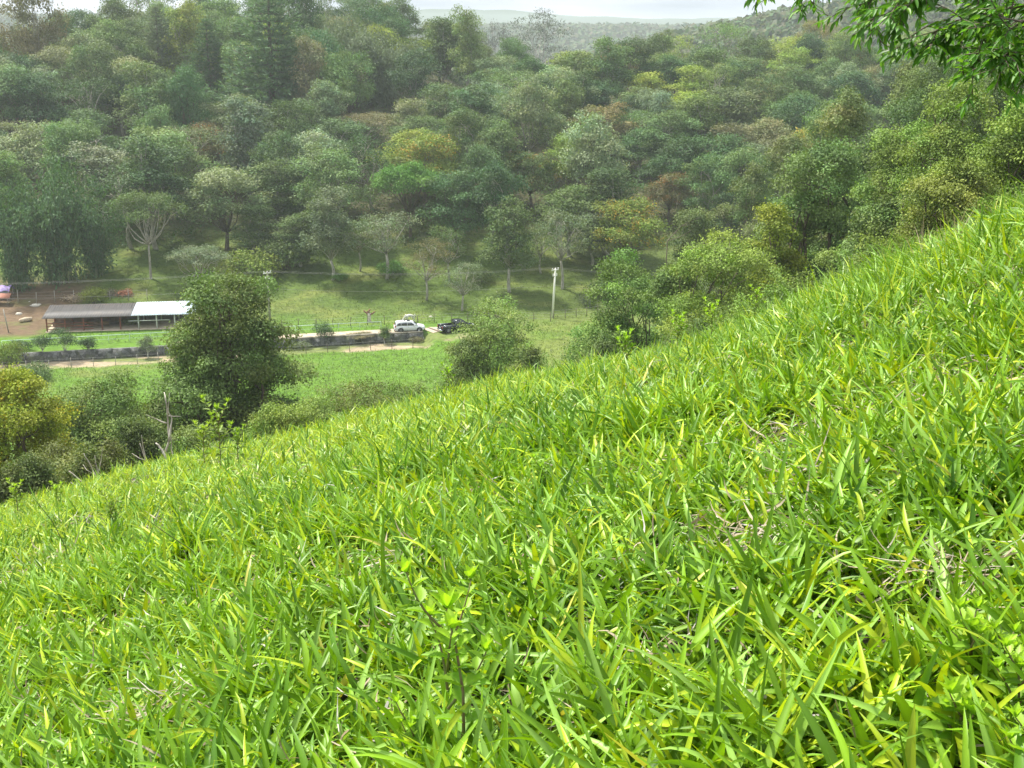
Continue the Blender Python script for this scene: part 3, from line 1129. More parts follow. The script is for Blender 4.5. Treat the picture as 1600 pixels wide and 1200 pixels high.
near_tree(1, "oval", "tall_dark_tree", 350, 426, 236, 41, "tall dark green tree in the valley between the sheds and the green field", "tree", (0.130, 0.185, 0.055),
          leaf=.2, n_spray=3000, per=14, nlobes=18, clear=.10, trunk_r=.32, var=.2)
near_tree(2, "round", "yellowing_tree", 8, 586, 175, 31, "yellow-green tree with autumn tinted leaves at the lower left edge", "tree", (0.225, 0.290, 0.030),
          leaf=.16, n_spray=1700, nlobes=14, clear=.15, accent=(.07, (1.4, 1.0, .6)))
near_tree(3, "round", "leafy_tree", 142, 598, 178, 38, "broad dense green tree below the stone wall, next to the yellowing tree", "tree", (0.145, 0.215, 0.058),
          leaf=.17, n_spray=2400, nlobes=17, clear=.1)
near_tree(4, "round", "leafy_tree", 222, 655, 90, 34, "small rounded tree between the leafless snag and the broad dense tree", "tree", (0.110, 0.155, 0.045), leaf=.15, n_spray=800, nlobes=9, clear=.1)
near_tree(5, "round", "leafy_tree", 85, 705, 140, 27, "low brown tinged shrub tree under the broad dense tree", "tree", (0.150, 0.175, 0.055), leaf=.13, n_spray=900, nlobes=10, clear=.1)
near_tree(6, "oval", "feathery_tree", 778, 466, 190, 55, "loose feathery olive tree standing in front of the black pickup", "tree", (0.160, 0.225, 0.062),
          leaf=.2, n_spray=1500, nlobes=15, clear=.08, inner=.6)
near_tree(7, "round", "feathery_tree", 722, 520, 84, 53, "smaller feathery bush left of the loose olive tree", "tree", (0.140, 0.190, 0.058), leaf=.18, n_spray=700, nlobes=9, clear=.06, inner=.6)
near_tree(8, "round", "feathery_tree", 826, 536, 70, 50, "smaller feathery bush right of the loose olive tree", "tree", (0.145, 0.195, 0.055), leaf=.18, n_spray=600, nlobes=9, clear=.06, inner=.6)
near_tree(9, "round", "dark_rounded_tree", 1000, 398, 172, 50, "dark rounded tree in the middle of the slope's edge right of the white pole", "tree", (0.145, 0.240, 0.060),
          leaf=.19, n_spray=1900, nlobes=14, clear=.1)
near_tree(10, "round", "leafy_tree", 935, 520, 66, 46, "low dark bush at the left foot of the dark rounded tree", "tree", (0.100, 0.150, 0.050), leaf=.16, n_spray=550, nlobes=8, clear=.06)
near_tree(11, "round", "light_green_tree", 1130, 360, 195, 42, "light green rounded tree between the dark rounded tree and the yellow-green spire", "tree", (0.190, 0.285, 0.055),
          leaf=.17, n_spray=1900, nlobes=14, clear=.08)
near_tree(12, "oval", "yellow_green_tree", 1205, 306, 128, 46, "narrow bright yellow-green tree rising above the grass edge", "tree", (0.215, 0.275, 0.042), leaf=.18, n_spray=1200, nlobes=12, clear=.06)
near_tree(13, "round", "dark_slope_tree", 1292, 222, 176, 48, "large dark grey-green tree right of the yellow-green spire", "tree", (0.140, 0.215, 0.070), leaf=.2, n_spray=2600, nlobes=17, clear=.06, trunk_r=.3)
near_tree(14, "round", "dark_slope_tree", 1395, 300, 120, 38, "dark shrubby tree behind the highest grass tips", "tree", (0.130, 0.195, 0.060), leaf=.17, n_spray=1200, nlobes=11, clear=.05)
near_tree(15, "round", "olive_tree", 1420, 178, 150, 44, "olive green tree with fine leaves left of the right edge trees", "tree", (0.165, 0.240, 0.060), leaf=.17, n_spray=2200, nlobes=15, clear=.05)
near_tree(16, "round", "olive_tree", 1505, 118, 190, 37, "large fine leaved olive tree below the hanging branch", "tree", (0.170, 0.250, 0.055), leaf=.15, n_spray=2800, nlobes=17, clear=.05, trunk_r=.25)
near_tree(17, "round", "olive_tree", 1612, 150, 170, 33, "fine leaved yellow-olive tree cut by the right edge", "tree", (0.175, 0.260, 0.050), leaf=.15, n_spray=2200, nlobes=15, clear=.05)
near_tree(18, "round", "olive_tree", 1490, 255, 150, 30, "bright olive shrub tree just above the dry grass heads", "tree", (0.175, 0.225, 0.050), leaf=.14, n_spray=1700, nlobes=13, clear=.04)
near_tree(19, "round", "olive_tree", 1330, 140, 120, 62, "pale green tree behind the large dark grey-green tree", "tree", (0.190, 0.225, 0.090), leaf=.22, n_spray=1500, nlobes=13, clear=.05)
near_tree(20, "round", "olive_tree", 1240, 190, 110, 80, "grey-green tree in the gully above the yellow-green spire", "tree", (0.140, 0.175, 0.075), leaf=.26, n_spray=1200, nlobes=13, clear=.05)
near_tree(21, "round", "leafy_tree", 1090, 300, 96, 88, "dull tree in the gully between flowering tree and light green tree", "tree", (0.120, 0.160, 0.060), leaf=.28, n_spray=900, nlobes=11, clear=.1)
near_tree(22, "round", "leafy_tree", 1160, 262, 110, 92, "round dull tree in the gully behind the yellow-green spire", "tree", (0.115, 0.155, 0.060), leaf=.28, n_spray=1000, nlobes=11, clear=.08)
near_tree(24, "round", "leafy_tree", 1590, 60, 150, 52, "tall dark tree half behind the hanging branch at the right", "tree", (0.120, 0.165, 0.060), leaf=.2, n_spray=1600, nlobes=14, clear=.05)
near_tree(25, "round", "leafy_tree", 1410, 120, 120, 70, "mid green tree beneath the tip of the hanging branch", "tree", (0.125, 0.170, 0.065), leaf=.24, n_spray=1400, nlobes=13, clear=.05)
near_tree(26, "round", "leafy_tree", 1325, 240, 120, 58, "dull green tree filling the gap behind the large dark grey-green tree", "tree", (0.130, 0.185, 0.065), leaf=.22, n_spray=1300, nlobes=13, clear=.05)
near_tree(27, "round", "leafy_tree", 1380, 210, 110, 54, "second dull tree in the gap left of the olive green tree", "tree", (0.120, 0.175, 0.060), leaf=.2, n_spray=1200, nlobes=13, clear=.05)
near_tree(28, "round", "leafy_tree", 1255, 330, 100, 56, "dark tree low in the gully right of the yellow-green spire", "tree", (0.105, 0.155, 0.055), leaf=.2, n_spray=1000, nlobes=12, clear=.05)
near_tree(29, "round", "leafy_tree", 1060, 395, 110, 46, "green tree touching the right side of the dark rounded tree", "tree", (0.135, 0.200, 0.055), leaf=.18, n_spray=1300, nlobes=12, clear=.06)
near_tree(30, "round", "leafy_tree", 1450, 95, 150, 66, "dark leafy tree on the right skyline beneath the hanging branch", "tree", (0.105, 0.160, 0.055), leaf=.24, n_spray=1500, nlobes=14, clear=.05)
near_tree(31, "round", "leafy_tree", 1300, 128, 120, 84, "dark leafy tree above the large dark grey-green tree", "tree", (0.110, 0.165, 0.060), leaf=.26, n_spray=1300, nlobes=13, clear=.05)
near_tree(32, "round", "leafy_tree", 1540, 85, 150, 60, "full green tree at the top right behind the hanging branch", "tree", (0.120, 0.185, 0.060), leaf=.22, n_spray=1500, nlobes=14, clear=.05)
BS = "shrubs along the lower edge of the grassy slope"
for i, (px, pt, w, y, t, lab) in enumerate([
        (560, 584, 140, 34, (0.150, 0.185, 0.058), "brownish tipped shrub above the grass edge in front of the field"),
        (495, 604, 110, 31, (0.165, 0.235, 0.055), "light green shrub just right of the tall dark tree's foot"),
        (628, 588, 110, 36, (0.140, 0.200, 0.055), "shrub between the brownish tipped shrub and the feathery trees"),
        (440, 634, 110, 27, (0.170, 0.240, 0.050), "low bright shrub at the foot of the tall dark tree"),
        (300, 690, 90, 26, (0.125, 0.185, 0.050), "dark low shrub behind the leafless snag"),
        (30, 745, 80, 22, (0.110, 0.150, 0.045), "dark shrub at the very left above the grass"),
        (150, 735, 90, 24, (0.140, 0.175, 0.055), "dull shrub with dry twigs near the left grass edge"),
        (880, 560, 60, 30, (0.175, 0.245, 0.050), "small bright shrub left of the dark bush at the grass edge"),
        (1080, 478, 90, 30, (0.125, 0.180, 0.055), "green shrub between the dark rounded tree and the grass edge"),
        (1230, 420, 90, 30, (0.160, 0.230, 0.055), "green shrub under the yellow-green spire tree"),
        (1300, 385, 120, 31, (0.150, 0.225, 0.055), "rounded green shrub below the trunks of the large dark grey-green tree"),
        (1385, 345, 110, 29, (0.165, 0.240, 0.052), "bright shrub against the steep grass edge under the olive trees"),
        (1165, 440, 110, 31, (0.175, 0.255, 0.055), "fresh green shrub in front of the light green rounded tree")]):
    near_tree(40 + i, "bush", "shrub", px, pt, w, y, lab, "shrub", t, leaf=.12, n_spray=520, per=12, nlobes=9, trunk_r=.08, group=BS, wn="stem", cn="foliage", minh=2.5)
# ------------------------------------------------------------------ valley: wall, walkway, sheds, cars, poles, fences
def wall_pt(s, d, z=0.0):
    p = W0 + WDIR * s + WNOR * d
    return np.array([p[0], p[1], z])


WL = float(np.linalg.norm(W1 - W0))
WANG = math.atan2(WDIR[1], WDIR[0])


def box_on_wall(g, s0, s1, d0, d1, z0, z1, C=None):
    c = wall_pt((s0 + s1) / 2, (d0 + d1) / 2, (z0 + z1) / 2)
    g.box(c, (s1 - s0, d1 - d0, z1 - z0), WANG, C)


def stone_mat():
    m, nt, N, L, out = new_mat("dark_stone_masonry")
    tc = N.new("ShaderNodeTexCoord")
    v = N.new("ShaderNodeTexVoronoi")
    v.feature = 'DISTANCE_TO_EDGE'
    v.inputs["Scale"].default_value = 2.6
    v2 = N.new("ShaderNodeTexVoronoi")
    v2.inputs["Scale"].default_value = 2.6
    r = N.new("ShaderNodeValToRGB")
    r.color_ramp.elements[0].position = 0.02
    r.color_ramp.elements[0].color = (0.20, 0.18, 0.14, 1)
    r.color_ramp.elements[1].position = 0.09
    r.color_ramp.elements[1].color = (1, 1, 1, 1)
    bw = N.new("ShaderNodeMapRange")
    bw.inputs[3].default_value = 0.06
    bw.inputs[4].default_value = 0.20
    mx = N.new("ShaderNodeMix")
    mx.data_type = 'RGBA'
    mx.blend_type = 'MULTIPLY'
    mx.inputs[0].default_value = 0.6
    n = N.new("ShaderNodeTexNoise")
    n.inputs["Scale"].default_value = 0.9
    n.inputs["Detail"].default_value = 5
    mx2 = N.new("ShaderNodeMix")
    mx2.data_type = 'RGBA'
    mx2.inputs[7].default_value = (0.13, 0.15, 0.07, 1)
    nr = N.new("ShaderNodeMapRange")
    nr.inputs[1].default_value = 0.5
    nr.inputs[2].default_value = 0.75
    nr.inputs[4].default_value = 0.8
    p = N.new("ShaderNodeBsdfPrincipled")
    p.inputs["Roughness"].default_value = 0.9
    sx = N.new("ShaderNodeSeparateColor")
    L.new(tc.outputs["Object"], v.inputs["Vector"])
    L.new(tc.outputs["Object"], v2.inputs["Vector"])
    L.new(tc.outputs["Object"], n.inputs["Vector"])
    L.new(v.outputs["Distance"], r.inputs["Fac"])
    L.new(v2.outputs["Color"], sx.inputs[0])
    L.new(sx.outputs[0], bw.inputs[0])
    L.new(bw.outputs[0], mx.inputs[6])
    L.new(r.outputs["Color"], mx.inputs[7])
    L.new(n.outputs["Fac"], nr.inputs[0])
    L.new(nr.outputs[0], mx2.inputs[0])
    L.new(mx.outputs[2], mx2.inputs[6])
    L.new(mx2.outputs[2], p.inputs["Base Color"])
    L.new(p.outputs["BSDF"], out.inputs["Surface"])
    return m


M_STONE = stone_mat()
M_CONC = plain("pale_concrete", (0.48, 0.39, 0.29), 0.9, col2=(0.33, 0.27, 0.19), scale=1.5)
M_WHITEPAINT = plain("weathered_white_paint", (0.72, 0.72, 0.68), 0.6, col2=(0.5, 0.5, 0.46), scale=3)
M_RAIL = plain("pale_green_pipe", (0.45, 0.58, 0.50), 0.45)
M_REDWOOD = plain("rust_red_painted_timber", (0.30, 0.085, 0.055), 0.8, col2=(0.18, 0.07, 0.05), scale=2)
M_PLANK = plain("brown_boards", (0.27, 0.17, 0.11), 0.9, col2=(0.15, 0.09, 0.06), scale=2.2)
M_DARKROOF = plain("dark_tar_sheet", (0.060, 0.062, 0.068), 0.75, col2=(0.040, 0.041, 0.045), scale=1.2)
def roof_mat(name, cols, streak):
    """sheet metal: corrugation shading put into the colour as streaks down the slope, sheet laps and blotches of rust"""
    m, nt, N, L, out = new_mat(name)
    tc = N.new("ShaderNodeTexCoord")
    mp = N.new("ShaderNodeMapping")
    mp.inputs["Scale"].default_value = (2.6, .25, .25)  # stretched noise: light and dark of the corrugation painted as colour streaks
    n = N.new("ShaderNodeTexNoise")
    n.inputs["Scale"].default_value = 1.5
    n.inputs["Detail"].default_value = 5
    r = N.new("ShaderNodeValToRGB")
    r.color_ramp.elements[0].position = .36
    r.color_ramp.elements[0].color = (*cols[0], 1)
    r.color_ramp.elements[1].position = .62
    r.color_ramp.elements[1].color = (*cols[1], 1)
    n2 = N.new("ShaderNodeTexNoise")
    n2.inputs["Scale"].default_value = .55
    n2.inputs["Detail"].default_value = 8
    r2 = N.new("ShaderNodeMapRange")
    r2.inputs[1].default_value = .56
    r2.inputs[2].default_value = .72
    mx = N.new("ShaderNodeMix")
    mx.data_type = 'RGBA'
    mx.inputs[7].default_value = (*streak, 1)
    p = N.new("ShaderNodeBsdfPrincipled")
    p.inputs["Roughness"].default_value = .6
    L.new(tc.outputs["Object"], mp.inputs["Vector"])
    L.new(mp.outputs["Vector"], n.inputs["Vector"])
    L.new(tc.outputs["Object"], n2.inputs["Vector"])
    L.new(n.outputs["Fac"], r.inputs["Fac"])
    L.new(n2.outputs["Fac"], r2.inputs[0])
    L.new(r2.outputs[0], mx.inputs[0])
    L.new(r.outputs["Color"], mx.inputs[6])
    L.new(mx.outputs[2], p.inputs["Base Color"])
    L.new(p.outputs["BSDF"], out.inputs["Surface"])
    return m


M_DARKROOF = roof_mat("dark_tar_sheet", ((.028, .026, .026), (.055, .050, .048)), (.075, .060, .048))
M_TIN = roof_mat("pale_tin_sheet", ((.36, .45, .50), (.52, .62, .68)), (.34, .36, .36))
M_POST = plain("weathered_fence_wood", (0.14, 0.11, 0.08), 0.9, noise=.4)
M_GREYPOST = plain("pale_fence_wood", (0.38, 0.35, 0.30), 0.9, noise=.3)
M_WIRE = plain("grey_cable", (0.30, 0.30, 0.29), 0.6, 0.2)
M_SOIL = plain("dark_soil", (0.11, 0.085, 0.06), 0.95, noise=.4)
M_DRYWOOD = plain("bleached_dead_wood", (0.60, 0.54, 0.46), 0.85, col2=(0.34, 0.29, 0.24), scale=5)

# retaining wall (> coping); its top steps with the slope of the terrace
wroot = empty("retaining_wall", wall_pt(WL / 2, 0, FIELD), 0)
tag(wroot, "long low dark stone retaining wall running across the valley", "wall")


def local_geo(root):
    g_ = Geo()
    g_.off = np.array(root.location)
    return g_


def build_at(g_, name, mat, root, smooth=False):
    """geometry given in world coordinates, stored relative to its thing's base"""
    off = np.array(root.location, float)
    c, s = math.cos(-root.rotation_euler[2]), math.sin(-root.rotation_euler[2])
    Rm = np.array([[c, -s, 0], [s, c, 0], [0, 0, 1]])
    g_.V = [((np.asarray(v, float) - off) @ Rm.T).astype(np.float32) for v in g_.V]
    return g_.build(name, mat, root, smooth)


def wtop(s):
    return TERR + 0.20 + 0.10 * (1 - s / WL)


g = Geo()
rngw = np.random.default_rng(2)
seg = 26
for i in range(seg):
    s0, s1 = WL * i / seg, WL * (i + 1) / seg
    box_on_wall(g, s0, s1, -0.28 - 0.03 * (i % 2), 0.22, FIELD - 0.6, wtop((s0 + s1) / 2) - 0.08 + rngw.uniform(-.03, .02))
build_at(g, "masonry", M_STONE, wroot)
g = Geo()
for i in range(seg):
    s0, s1 = WL * i / seg + 0.01, WL * (i + 1) / seg - 0.01
    if s0 > 26:
        box_on_wall(g, s0, s1, -0.34, 0.3, wtop((s0 + s1) / 2) - 0.078, wtop((s0 + s1) / 2) + 0.03)
build_at(g, "coping", plain("mossy_cement", (0.22, 0.20, 0.15), 0.9, noise=.4), wroot)

# walkway and ramp
g = Geo()
for i in range(22):
    s0, s1 = 22 + (WL - 22) * i / 22, 22 + (WL - 22) * (i + 1) / 22
    p = [wall_pt(s0, .32), wall_pt(s1, .32), wall_pt(s1, 3.1), wall_pt(s0, 3.1)]
    g.add([(q[0], q[1], TERR + 0.05) for q in p], [(0, 1, 2, 3)])
o = g.build("path", M_CONC)
tag(o, kind="structure")
g = Geo()
s_a = WL - 0.3


def drape(g_, s0, s1, n=10, m_=8, lift=.05):
    ss, dd = np.linspace(0, 1, n), np.linspace(0, 1, m_)
    V = []
    for a_ in ss:
        for b_ in dd:
            top = np.array(s0[0]) * (1 - a_) + np.array(s1[0]) * a_
            bot = np.array(s0[1]) * (1 - a_) + np.array(s1[1]) * a_
            q = top * (1 - b_) + bot * b_
            V.append((q[0], q[1], gz(q[0], q[1]) + lift))
    Qd = [(i * m_ + j, i * m_ + j + 1, (i + 1) * m_ + j + 1, (i + 1) * m_ + j) for i in range(n - 1) for j in range(m_ - 1)]
    g_.add(V, Qd)


def gp(px, py, z=TERR + .05):
    return at_z(px, py, z)[:2]


drape(g, (gp(661, 514), gp(677, 530, TERR - .8)), (gp(667, 512), gp(684, 528, TERR - .8)))
drape(g, (gp(669, 511), gp(688, 527, TERR - .8)), (gp(686, 511), gp(712, 522, TERR - .5)))
o = g.build("driveway", M_CONC)
tag(o, kind="structure")
g = Geo()
drape(g, (gp(667, 512), gp(684, 528, TERR - .8)), (gp(669, 511), gp(688, 527, TERR - .8)), lift=.02)
o = g.build("drain_channel", plain("dark_drain", (0.09, 0.06, 0.045), .8))  # flat dark brown strip filling the gap between the slabs
tag(o, kind="structure")

# handrail of pipe: two runs
def railing(s0, s1, d, label, n):
    r_ = empty("pipe_railing", wall_pt((s0 + s1) / 2, d, TERR))
    tag(r_, label, "railing")
    g_ = Geo()
    g_.tube([wall_pt(s0, d, TERR + 1.0), wall_pt(s1, d, TERR + 1.0)], .045, 6)
    g_.tube([wall_pt(s0, d, TERR + 0.5), wall_pt(s1, d, TERR + 0.5)], .02, 5)
    build_at(g_, "rail", M_RAIL, r_)
    for i in range(n):
        s = s0 + (s1 - s0) * i / (n - 1)
        g_ = Geo()
        g_.tube([wall_pt(s, d, TERR - .15), wall_pt(s, d, TERR + .99)], .03, 6)
        build_at(g_, "post", M_RAIL, r_)


railing(1, 24, 4.0, "pale green pipe railing on the grass in front of the cattle shed", 10)
railing(26, WL - 5.0, 3.7, "pale green pipe railing beside the walkway behind the white car", 9)

# white drain pipe leaning at the end of the wall
g = Geo()
a_, b_ = at_z(654, 516, TERR + .3), at_z(663, 531, FIELD + .1)
g.tube([a_, b_], .13, 10)
o = g.build("drain_pipe", M_WHITEPAINT)
tag(o, "short white pipe leaning down from the end of the stone wall", "pipe")


# ---- cattle shed
sh_l, sh_r = at_z(74, 519, TERR), at_z(302, 512, TERR)
sdir = (sh_r - sh_l)[:2]
slen = float(np.linalg.norm(sdir))
sang = math.atan2(sdir[1], sdir[0])
shed = empty("cattle_shed", (sh_l[0], sh_l[1], TERR), sang)
tag(shed, "long open cattle shed with half dark half pale metal roof", "shed")
DEP, HF, HB = 5.2, 1.95, 2.55
cut = slen * 0.585


def sheet_roof(x0, x1, mat, name, dz):
    g_ = Geo()
    n_ = int((x1 - x0) / 0.16)
    xs = np.linspace(x0, x1, n_)
    V = []
    for i, xx in enumerate(xs):
        w = 0.035 if i % 2 else -0.035
        V += [(xx, -0.55, HF + w + dz), (xx, DEP + .3, HB + w + dz), (xx, DEP + .3, HB + w + dz - .03), (xx, -0.55, HF + w + dz - .03)]
    Qd = []
    for i in range(n_ - 1):
        a0, b0 = i * 4, (i + 1) * 4
        Qd += [(a0, b0, b0 + 1, a0 + 1), (a0 + 1, b0 + 1, b0 + 2, a0 + 2), (a0 + 2, b0 + 2, b0 + 3, a0 + 3), (a0 + 3, b0 + 3, b0, a0)]
    Qd += [(0, 1, 2, 3), ((n_ - 1) * 4, (n_ - 1) * 4 + 3, (n_ - 1) * 4 + 2, (n_ - 1) * 4 + 1)]
    g_.add(V, Qd)
    return g_.build(name, mat, shed)


o = sheet_roof(-0.5, cut, M_DARKROOF, "roof_sheet", 0)
tag(o, "dark weathered roof half")
o = sheet_roof(cut - 0.1, slen + .5, M_TIN, "roof_sheet", 0.06)
tag(o, "pale shiny tin roof half")
g = Geo()
g.box((cut * .5, DEP, HB * .46), (cut, 0.08, HB * .92))
g.build("back_wall", M_PLANK, shed)
g = Geo()
g.box((cut + (slen - cut) * .5, DEP, HB * .46), (slen - cut - .1, 0.08, HB * .92))
g.build("back_wall", plain("dark_panel", (0.10, 0.085, 0.075), .9, noise=.3), shed)
g = Geo()
g.box((slen / 2, DEP / 2, 0.02), (slen + .4, DEP + .8, .12))
g.build("floor_slab", M_CONC, shed)
npost = 9
for i in range(npost):
    xx = slen * i / (npost - 1)
    white = xx > cut
    for yy, hh in ((0, HF - .06), (DEP - .12, HB - .06)):
        g = Geo()
        g.box((xx, yy, hh / 2), (.16, .16, hh))
        g.build("post", M_WHITEPAINT if white else M_REDWOOD, shed)
for (x0, x1, mt) in ((0.1, cut * .27, M_REDWOOD), (cut * .27, cut * .54, M_REDWOOD), (cut * .95, slen * .84, M_WHITEPAINT)):
    for hh in ((.35, .75, 1.15) if mt is M_REDWOOD else (1.2,)):
        g = Geo()
        g.box(((x0 + x1) / 2, -.1, hh), (x1 - x0, .05, .1))
        g.build("rail", mt, shed)
for i in range(2):
    g = Geo()
    xx = cut * (.15 + .42 * i)
    g.box((xx, 2.4, .5), (2.6, .6, .5), taper=(1.06, 1.25))
    g.build("feed_trough", M_PLANK, shed)
g = Geo()
g.box((slen / 2, -.02, HF - .1), (slen, .1, .1))
g.box((slen / 2, DEP - .06, HB - .1), (slen, .1, .1))
g.build("beam", M_PLANK, shed)


# ---- utility poles and their cables
def pole(name, px, pb, pt, label, mat, arm=True, lean=0.0, y=None, r=.14):
    p, h, _ = spot(px, pb, pt, y)
    root = empty(name, p)
    tag(root, label, "utility pole")
    dx = lean * h
    g_ = Geo()
    g_.tube([(0, 0, -.5), (dx * .5, 0, h * .5), (dx, 0, h)], [r * 1.2, r, r * .75], 10)
    g_.build("pole", mat, root, True)
    tops = []
    if arm:
        for k, (hh, w) in enumerate(((h - .25, .95), (h - 1.05, .6))):
            g_ = Geo()
            g_.box((dx * hh / h, 0, hh), (w * 1.2, .12, .14), math.radians(35))
            g_.build("crossarm", M_WHITEPAINT, root)
            for q in (-1, 0, 1):
                ang = math.radians(35)
                bx = dx * hh / h + q * w * .5 * math.cos(ang)
                by_ = q * w * .5 * math.sin(ang)
                g_ = Geo()
                g_.tube([(bx, by_, hh + .07), (bx, by_, hh + .17), (bx, by_, hh + .3)], [.05, .09, .04], 8)
                g_.build("insulator", M_WHITEPAINT, root)
                tops.append(np.array([p[0] + bx, p[1] + by_, p[2] + hh + .3]))
    return root, p, h, tops


P1 = pole("utility_pole", 863, 497, 419, "white concrete utility pole with crossarms on the open meadow", plain("pale_concrete_pole", (.78, .76, .68), .7), lean=.055)
P2 = pole("utility_pole", 422, 500, 424, "grey utility pole rising behind the tall dark tree", M_GREYPOST, lean=-.01)
cab = 0


def cable(a, b, label, sag=.03, r=.008):
    t = np.linspace(0, 1, 24)[:, None]
    a, b = np.array(a, float), np.array(b, float)
    L_ = np.linalg.norm(b - a)
    pts = a + (b - a) * t - np.array([0, 0, 1]) * 4 * sag * L_ * t * (1 - t)
    g_ = Geo()
    g_.tube(pts, r, 4)
    o_ = g_.build("power_cable", M_WIRE)
    tag(o_, label, "cable", "power cables strung across the valley")


h1, h2 = P1[1][2] + P1[2], P2[1][2] + P2[2]
top1 = np.array([P1[1][0] + .055 * P1[2], P1[1][1], h1])
top2 = np.array([P2[1][0], P2[1][1], h2])
lft = at_o(-140, 446, 101)
rgt = top1 + np.array([34, 10, -2.5])
for dz, dy, w in ((0.0, -.35, "upper front"), (0.0, .5, "upper rear"), (-2.4, 0, "lower")):
    o3 = np.array([0, dy, dz])
    cable(top2 + o3, top1 + o3, f"{w} cable between the grey pole and the white pole", .016)
    cable(lft + o3 * np.array([1, 1, .8]), top2 + o3, f"{w} cable running from the left edge to the grey pole", .008)
    cable(top1 + o3, rgt + o3, f"{w} cable running from the white pole into the right trees", .02)

# ---- wire fences
def fence(pts, label, mat, h=1.25, step=2.2, strands=3, r=.05, name="wire_fence"):
    pts = [np.array(p[:2], float) for p in pts]
    d = [0]
    for a, b in zip(pts, pts[1:]):
        d.append(d[-1] + float(np.linalg.norm(b - a)))
    n_ = max(2, int(d[-1] / step) + 1)
    xs = np.interp(np.linspace(0, d[-1], n_), d, [p[0] for p in pts])
    ys = np.interp(np.linspace(0, d[-1], n_), d, [p[1] for p in pts])
    rg = np.random.default_rng(int(abs(xs[0] * 10)))
    root = empty(name, (xs[0], ys[0], gz(xs[0], ys[0])))
    tag(root, label, "fence")
    tops = []
    for x_, y_ in zip(xs, ys):
        z_ = gz(x_, y_)
        hh = h * rg.uniform(.85, 1.15)
        l_ = rg.normal(size=2) * .05
        g_ = Geo()
        g_.tube([(x_, y_, z_ - .2), (x_ + l_[0], y_ + l_[1], z_ + hh)], [r * 1.1, r * .8], 6)
        build_at(g_, "post", mat, root)
        tops.append((x_, y_, z_))
    T_ = np.array(tops)
    g_ = Geo()
    for k in range(strands):
        g_.tube(T_ + np.array([0, 0, h * (.3 + .3 * k)]), .009, 3, cap=False)
    build_at(g_, "wire", M_WIRE, root)


def gpts(*pp):
    return [ground_hit(a, b, skip=75)[:2] for a, b in pp]


fence(gpts((440, 515), (600, 508), (690, 504), (790, 501), (860, 503)), "dark post and wire fence along the foot of the grass slope", M_POST)
fence(gpts((865, 499), (890, 497), (950, 490)), "short dark fence right of the white utility pole", M_POST, h=1.3, step=1.5)
fence(gpts((0, 474), (60, 474), (130, 472), (230, 470)), "pale post fence behind the cattle shed", M_GREYPOST, h=1.7, step=2.6)
fence(gpts((20, 447), (70, 442), (120, 440)), "tall pale post fence under the bamboo at the yard's back", M_GREYPOST, h=2.6, step=2.2, r=.06)
fence([wall_pt(2, -4.0), wall_pt(20, -4.0)], "thin pale fence in front of the wall at the left", M_GREYPOST, h=1.2, step=2.3, r=.04)
fence([wall_pt(27, -4.2), wall_pt(WL - 2, -3.8)], "thin fence on the bank in front of the wall below the walkway", M_POST, h=1.2, step=2.6, r=.04)
fence(gpts((740, 232), (800, 222)), "row of pale posts along the path high in the forest", M_GREYPOST, h=1.6, step=1.6, r=.07)
fence(gpts((215, 172), (262, 150)), "pale handrail climbing through the upper left forest", M_GREYPOST, h=1.8, step=4, r=.07)

# ---- left yard: covers, pole, logs and brush
p = ground_hit(4, 464, skip=75)
root = empty("lean_to_stall", p)
tag(root, "small stall under a crumpled purple cover at the left edge", "stall")
rg = np.random.default_rng(9)
for dx, dy in ((-1.6, -1), (1.2, -1), (-1.6, 1), (1.2, 1)):
    g = Geo()
    g.tube([(dx, dy, -.2), (dx, dy, 1.45)], .05, 6)
    g.build("post", M_GREYPOST, root)
nx_, ny_ = 14, 8
g = Geo()
V = [(-1.9 + 3.4 * i / 13, -1.2 + 2.4 * j / 7, 1.5 + .12 * math.sin(i * 1.3 + j) + rg.uniform(-.07, .07) - .5 * (abs(j - 3.5) / 3.5) ** 3) for i in range(14) for j in range(8)]
g.add(V, [(i * 8 + j, (i + 1) * 8 + j, (i + 1) * 8 + j + 1, i * 8 + j + 1) for i in range(13) for j in range(7)])
g.build("cover", plain("purple_tarpaulin", (.20, .14, .34), .6), root, True)
g = Geo()
g.box((-.2, -.9, .55), (2.9, .08, 1.0))
g.build("side_panel", plain("grey_sheet", (.25, .29, .31), .7, noise=.3), root)
p = ground_hit(4, 476, skip=75)
root = empty("orange_shelter", p)
tag(root, "low shelter with a faded orange roof below the purple cover", "shelter")
g = Geo()
g.add([(-2, -.9, 1.0), (1.4, -.9, .95), (1.1, .8, 1.35), (-2, .8, 1.4), (-2, -.9, .95), (1.4, -.9, .9), (1.1, .8, 1.3), (-2, .8, 1.35)],
      [(0, 1, 2, 3), (4, 7, 6, 5), (0, 4, 5, 1), (1, 5, 6, 2), (2, 6, 7, 3), (3, 7, 4, 0)])
g.build("roof", plain("faded_orange_sheet", (.36, .15, .10), .7, noise=.3), root)
for dx, dy in ((-1.8, -.7), (1.1, -.7), (-1.8, .6), (.9, .6)):
    g = Geo()
    g.tube([(dx, dy, -.1), (dx, dy, .95)], .05, 6)
    g.build("post", M_GREYPOST, root)
g = Geo()
a_, b_ = ground_hit(14, 520, skip=75), at_y(5, 483, ground_hit(14, 520, skip=75)[1])
g.tube([a_ - np.array([0, 0, .2]), b_], [.09, .07], 8)
o = g.build("leaning_pole", M_GREYPOST)
tag(o, "pale bare pole leaning left in the dirt yard", "pole")


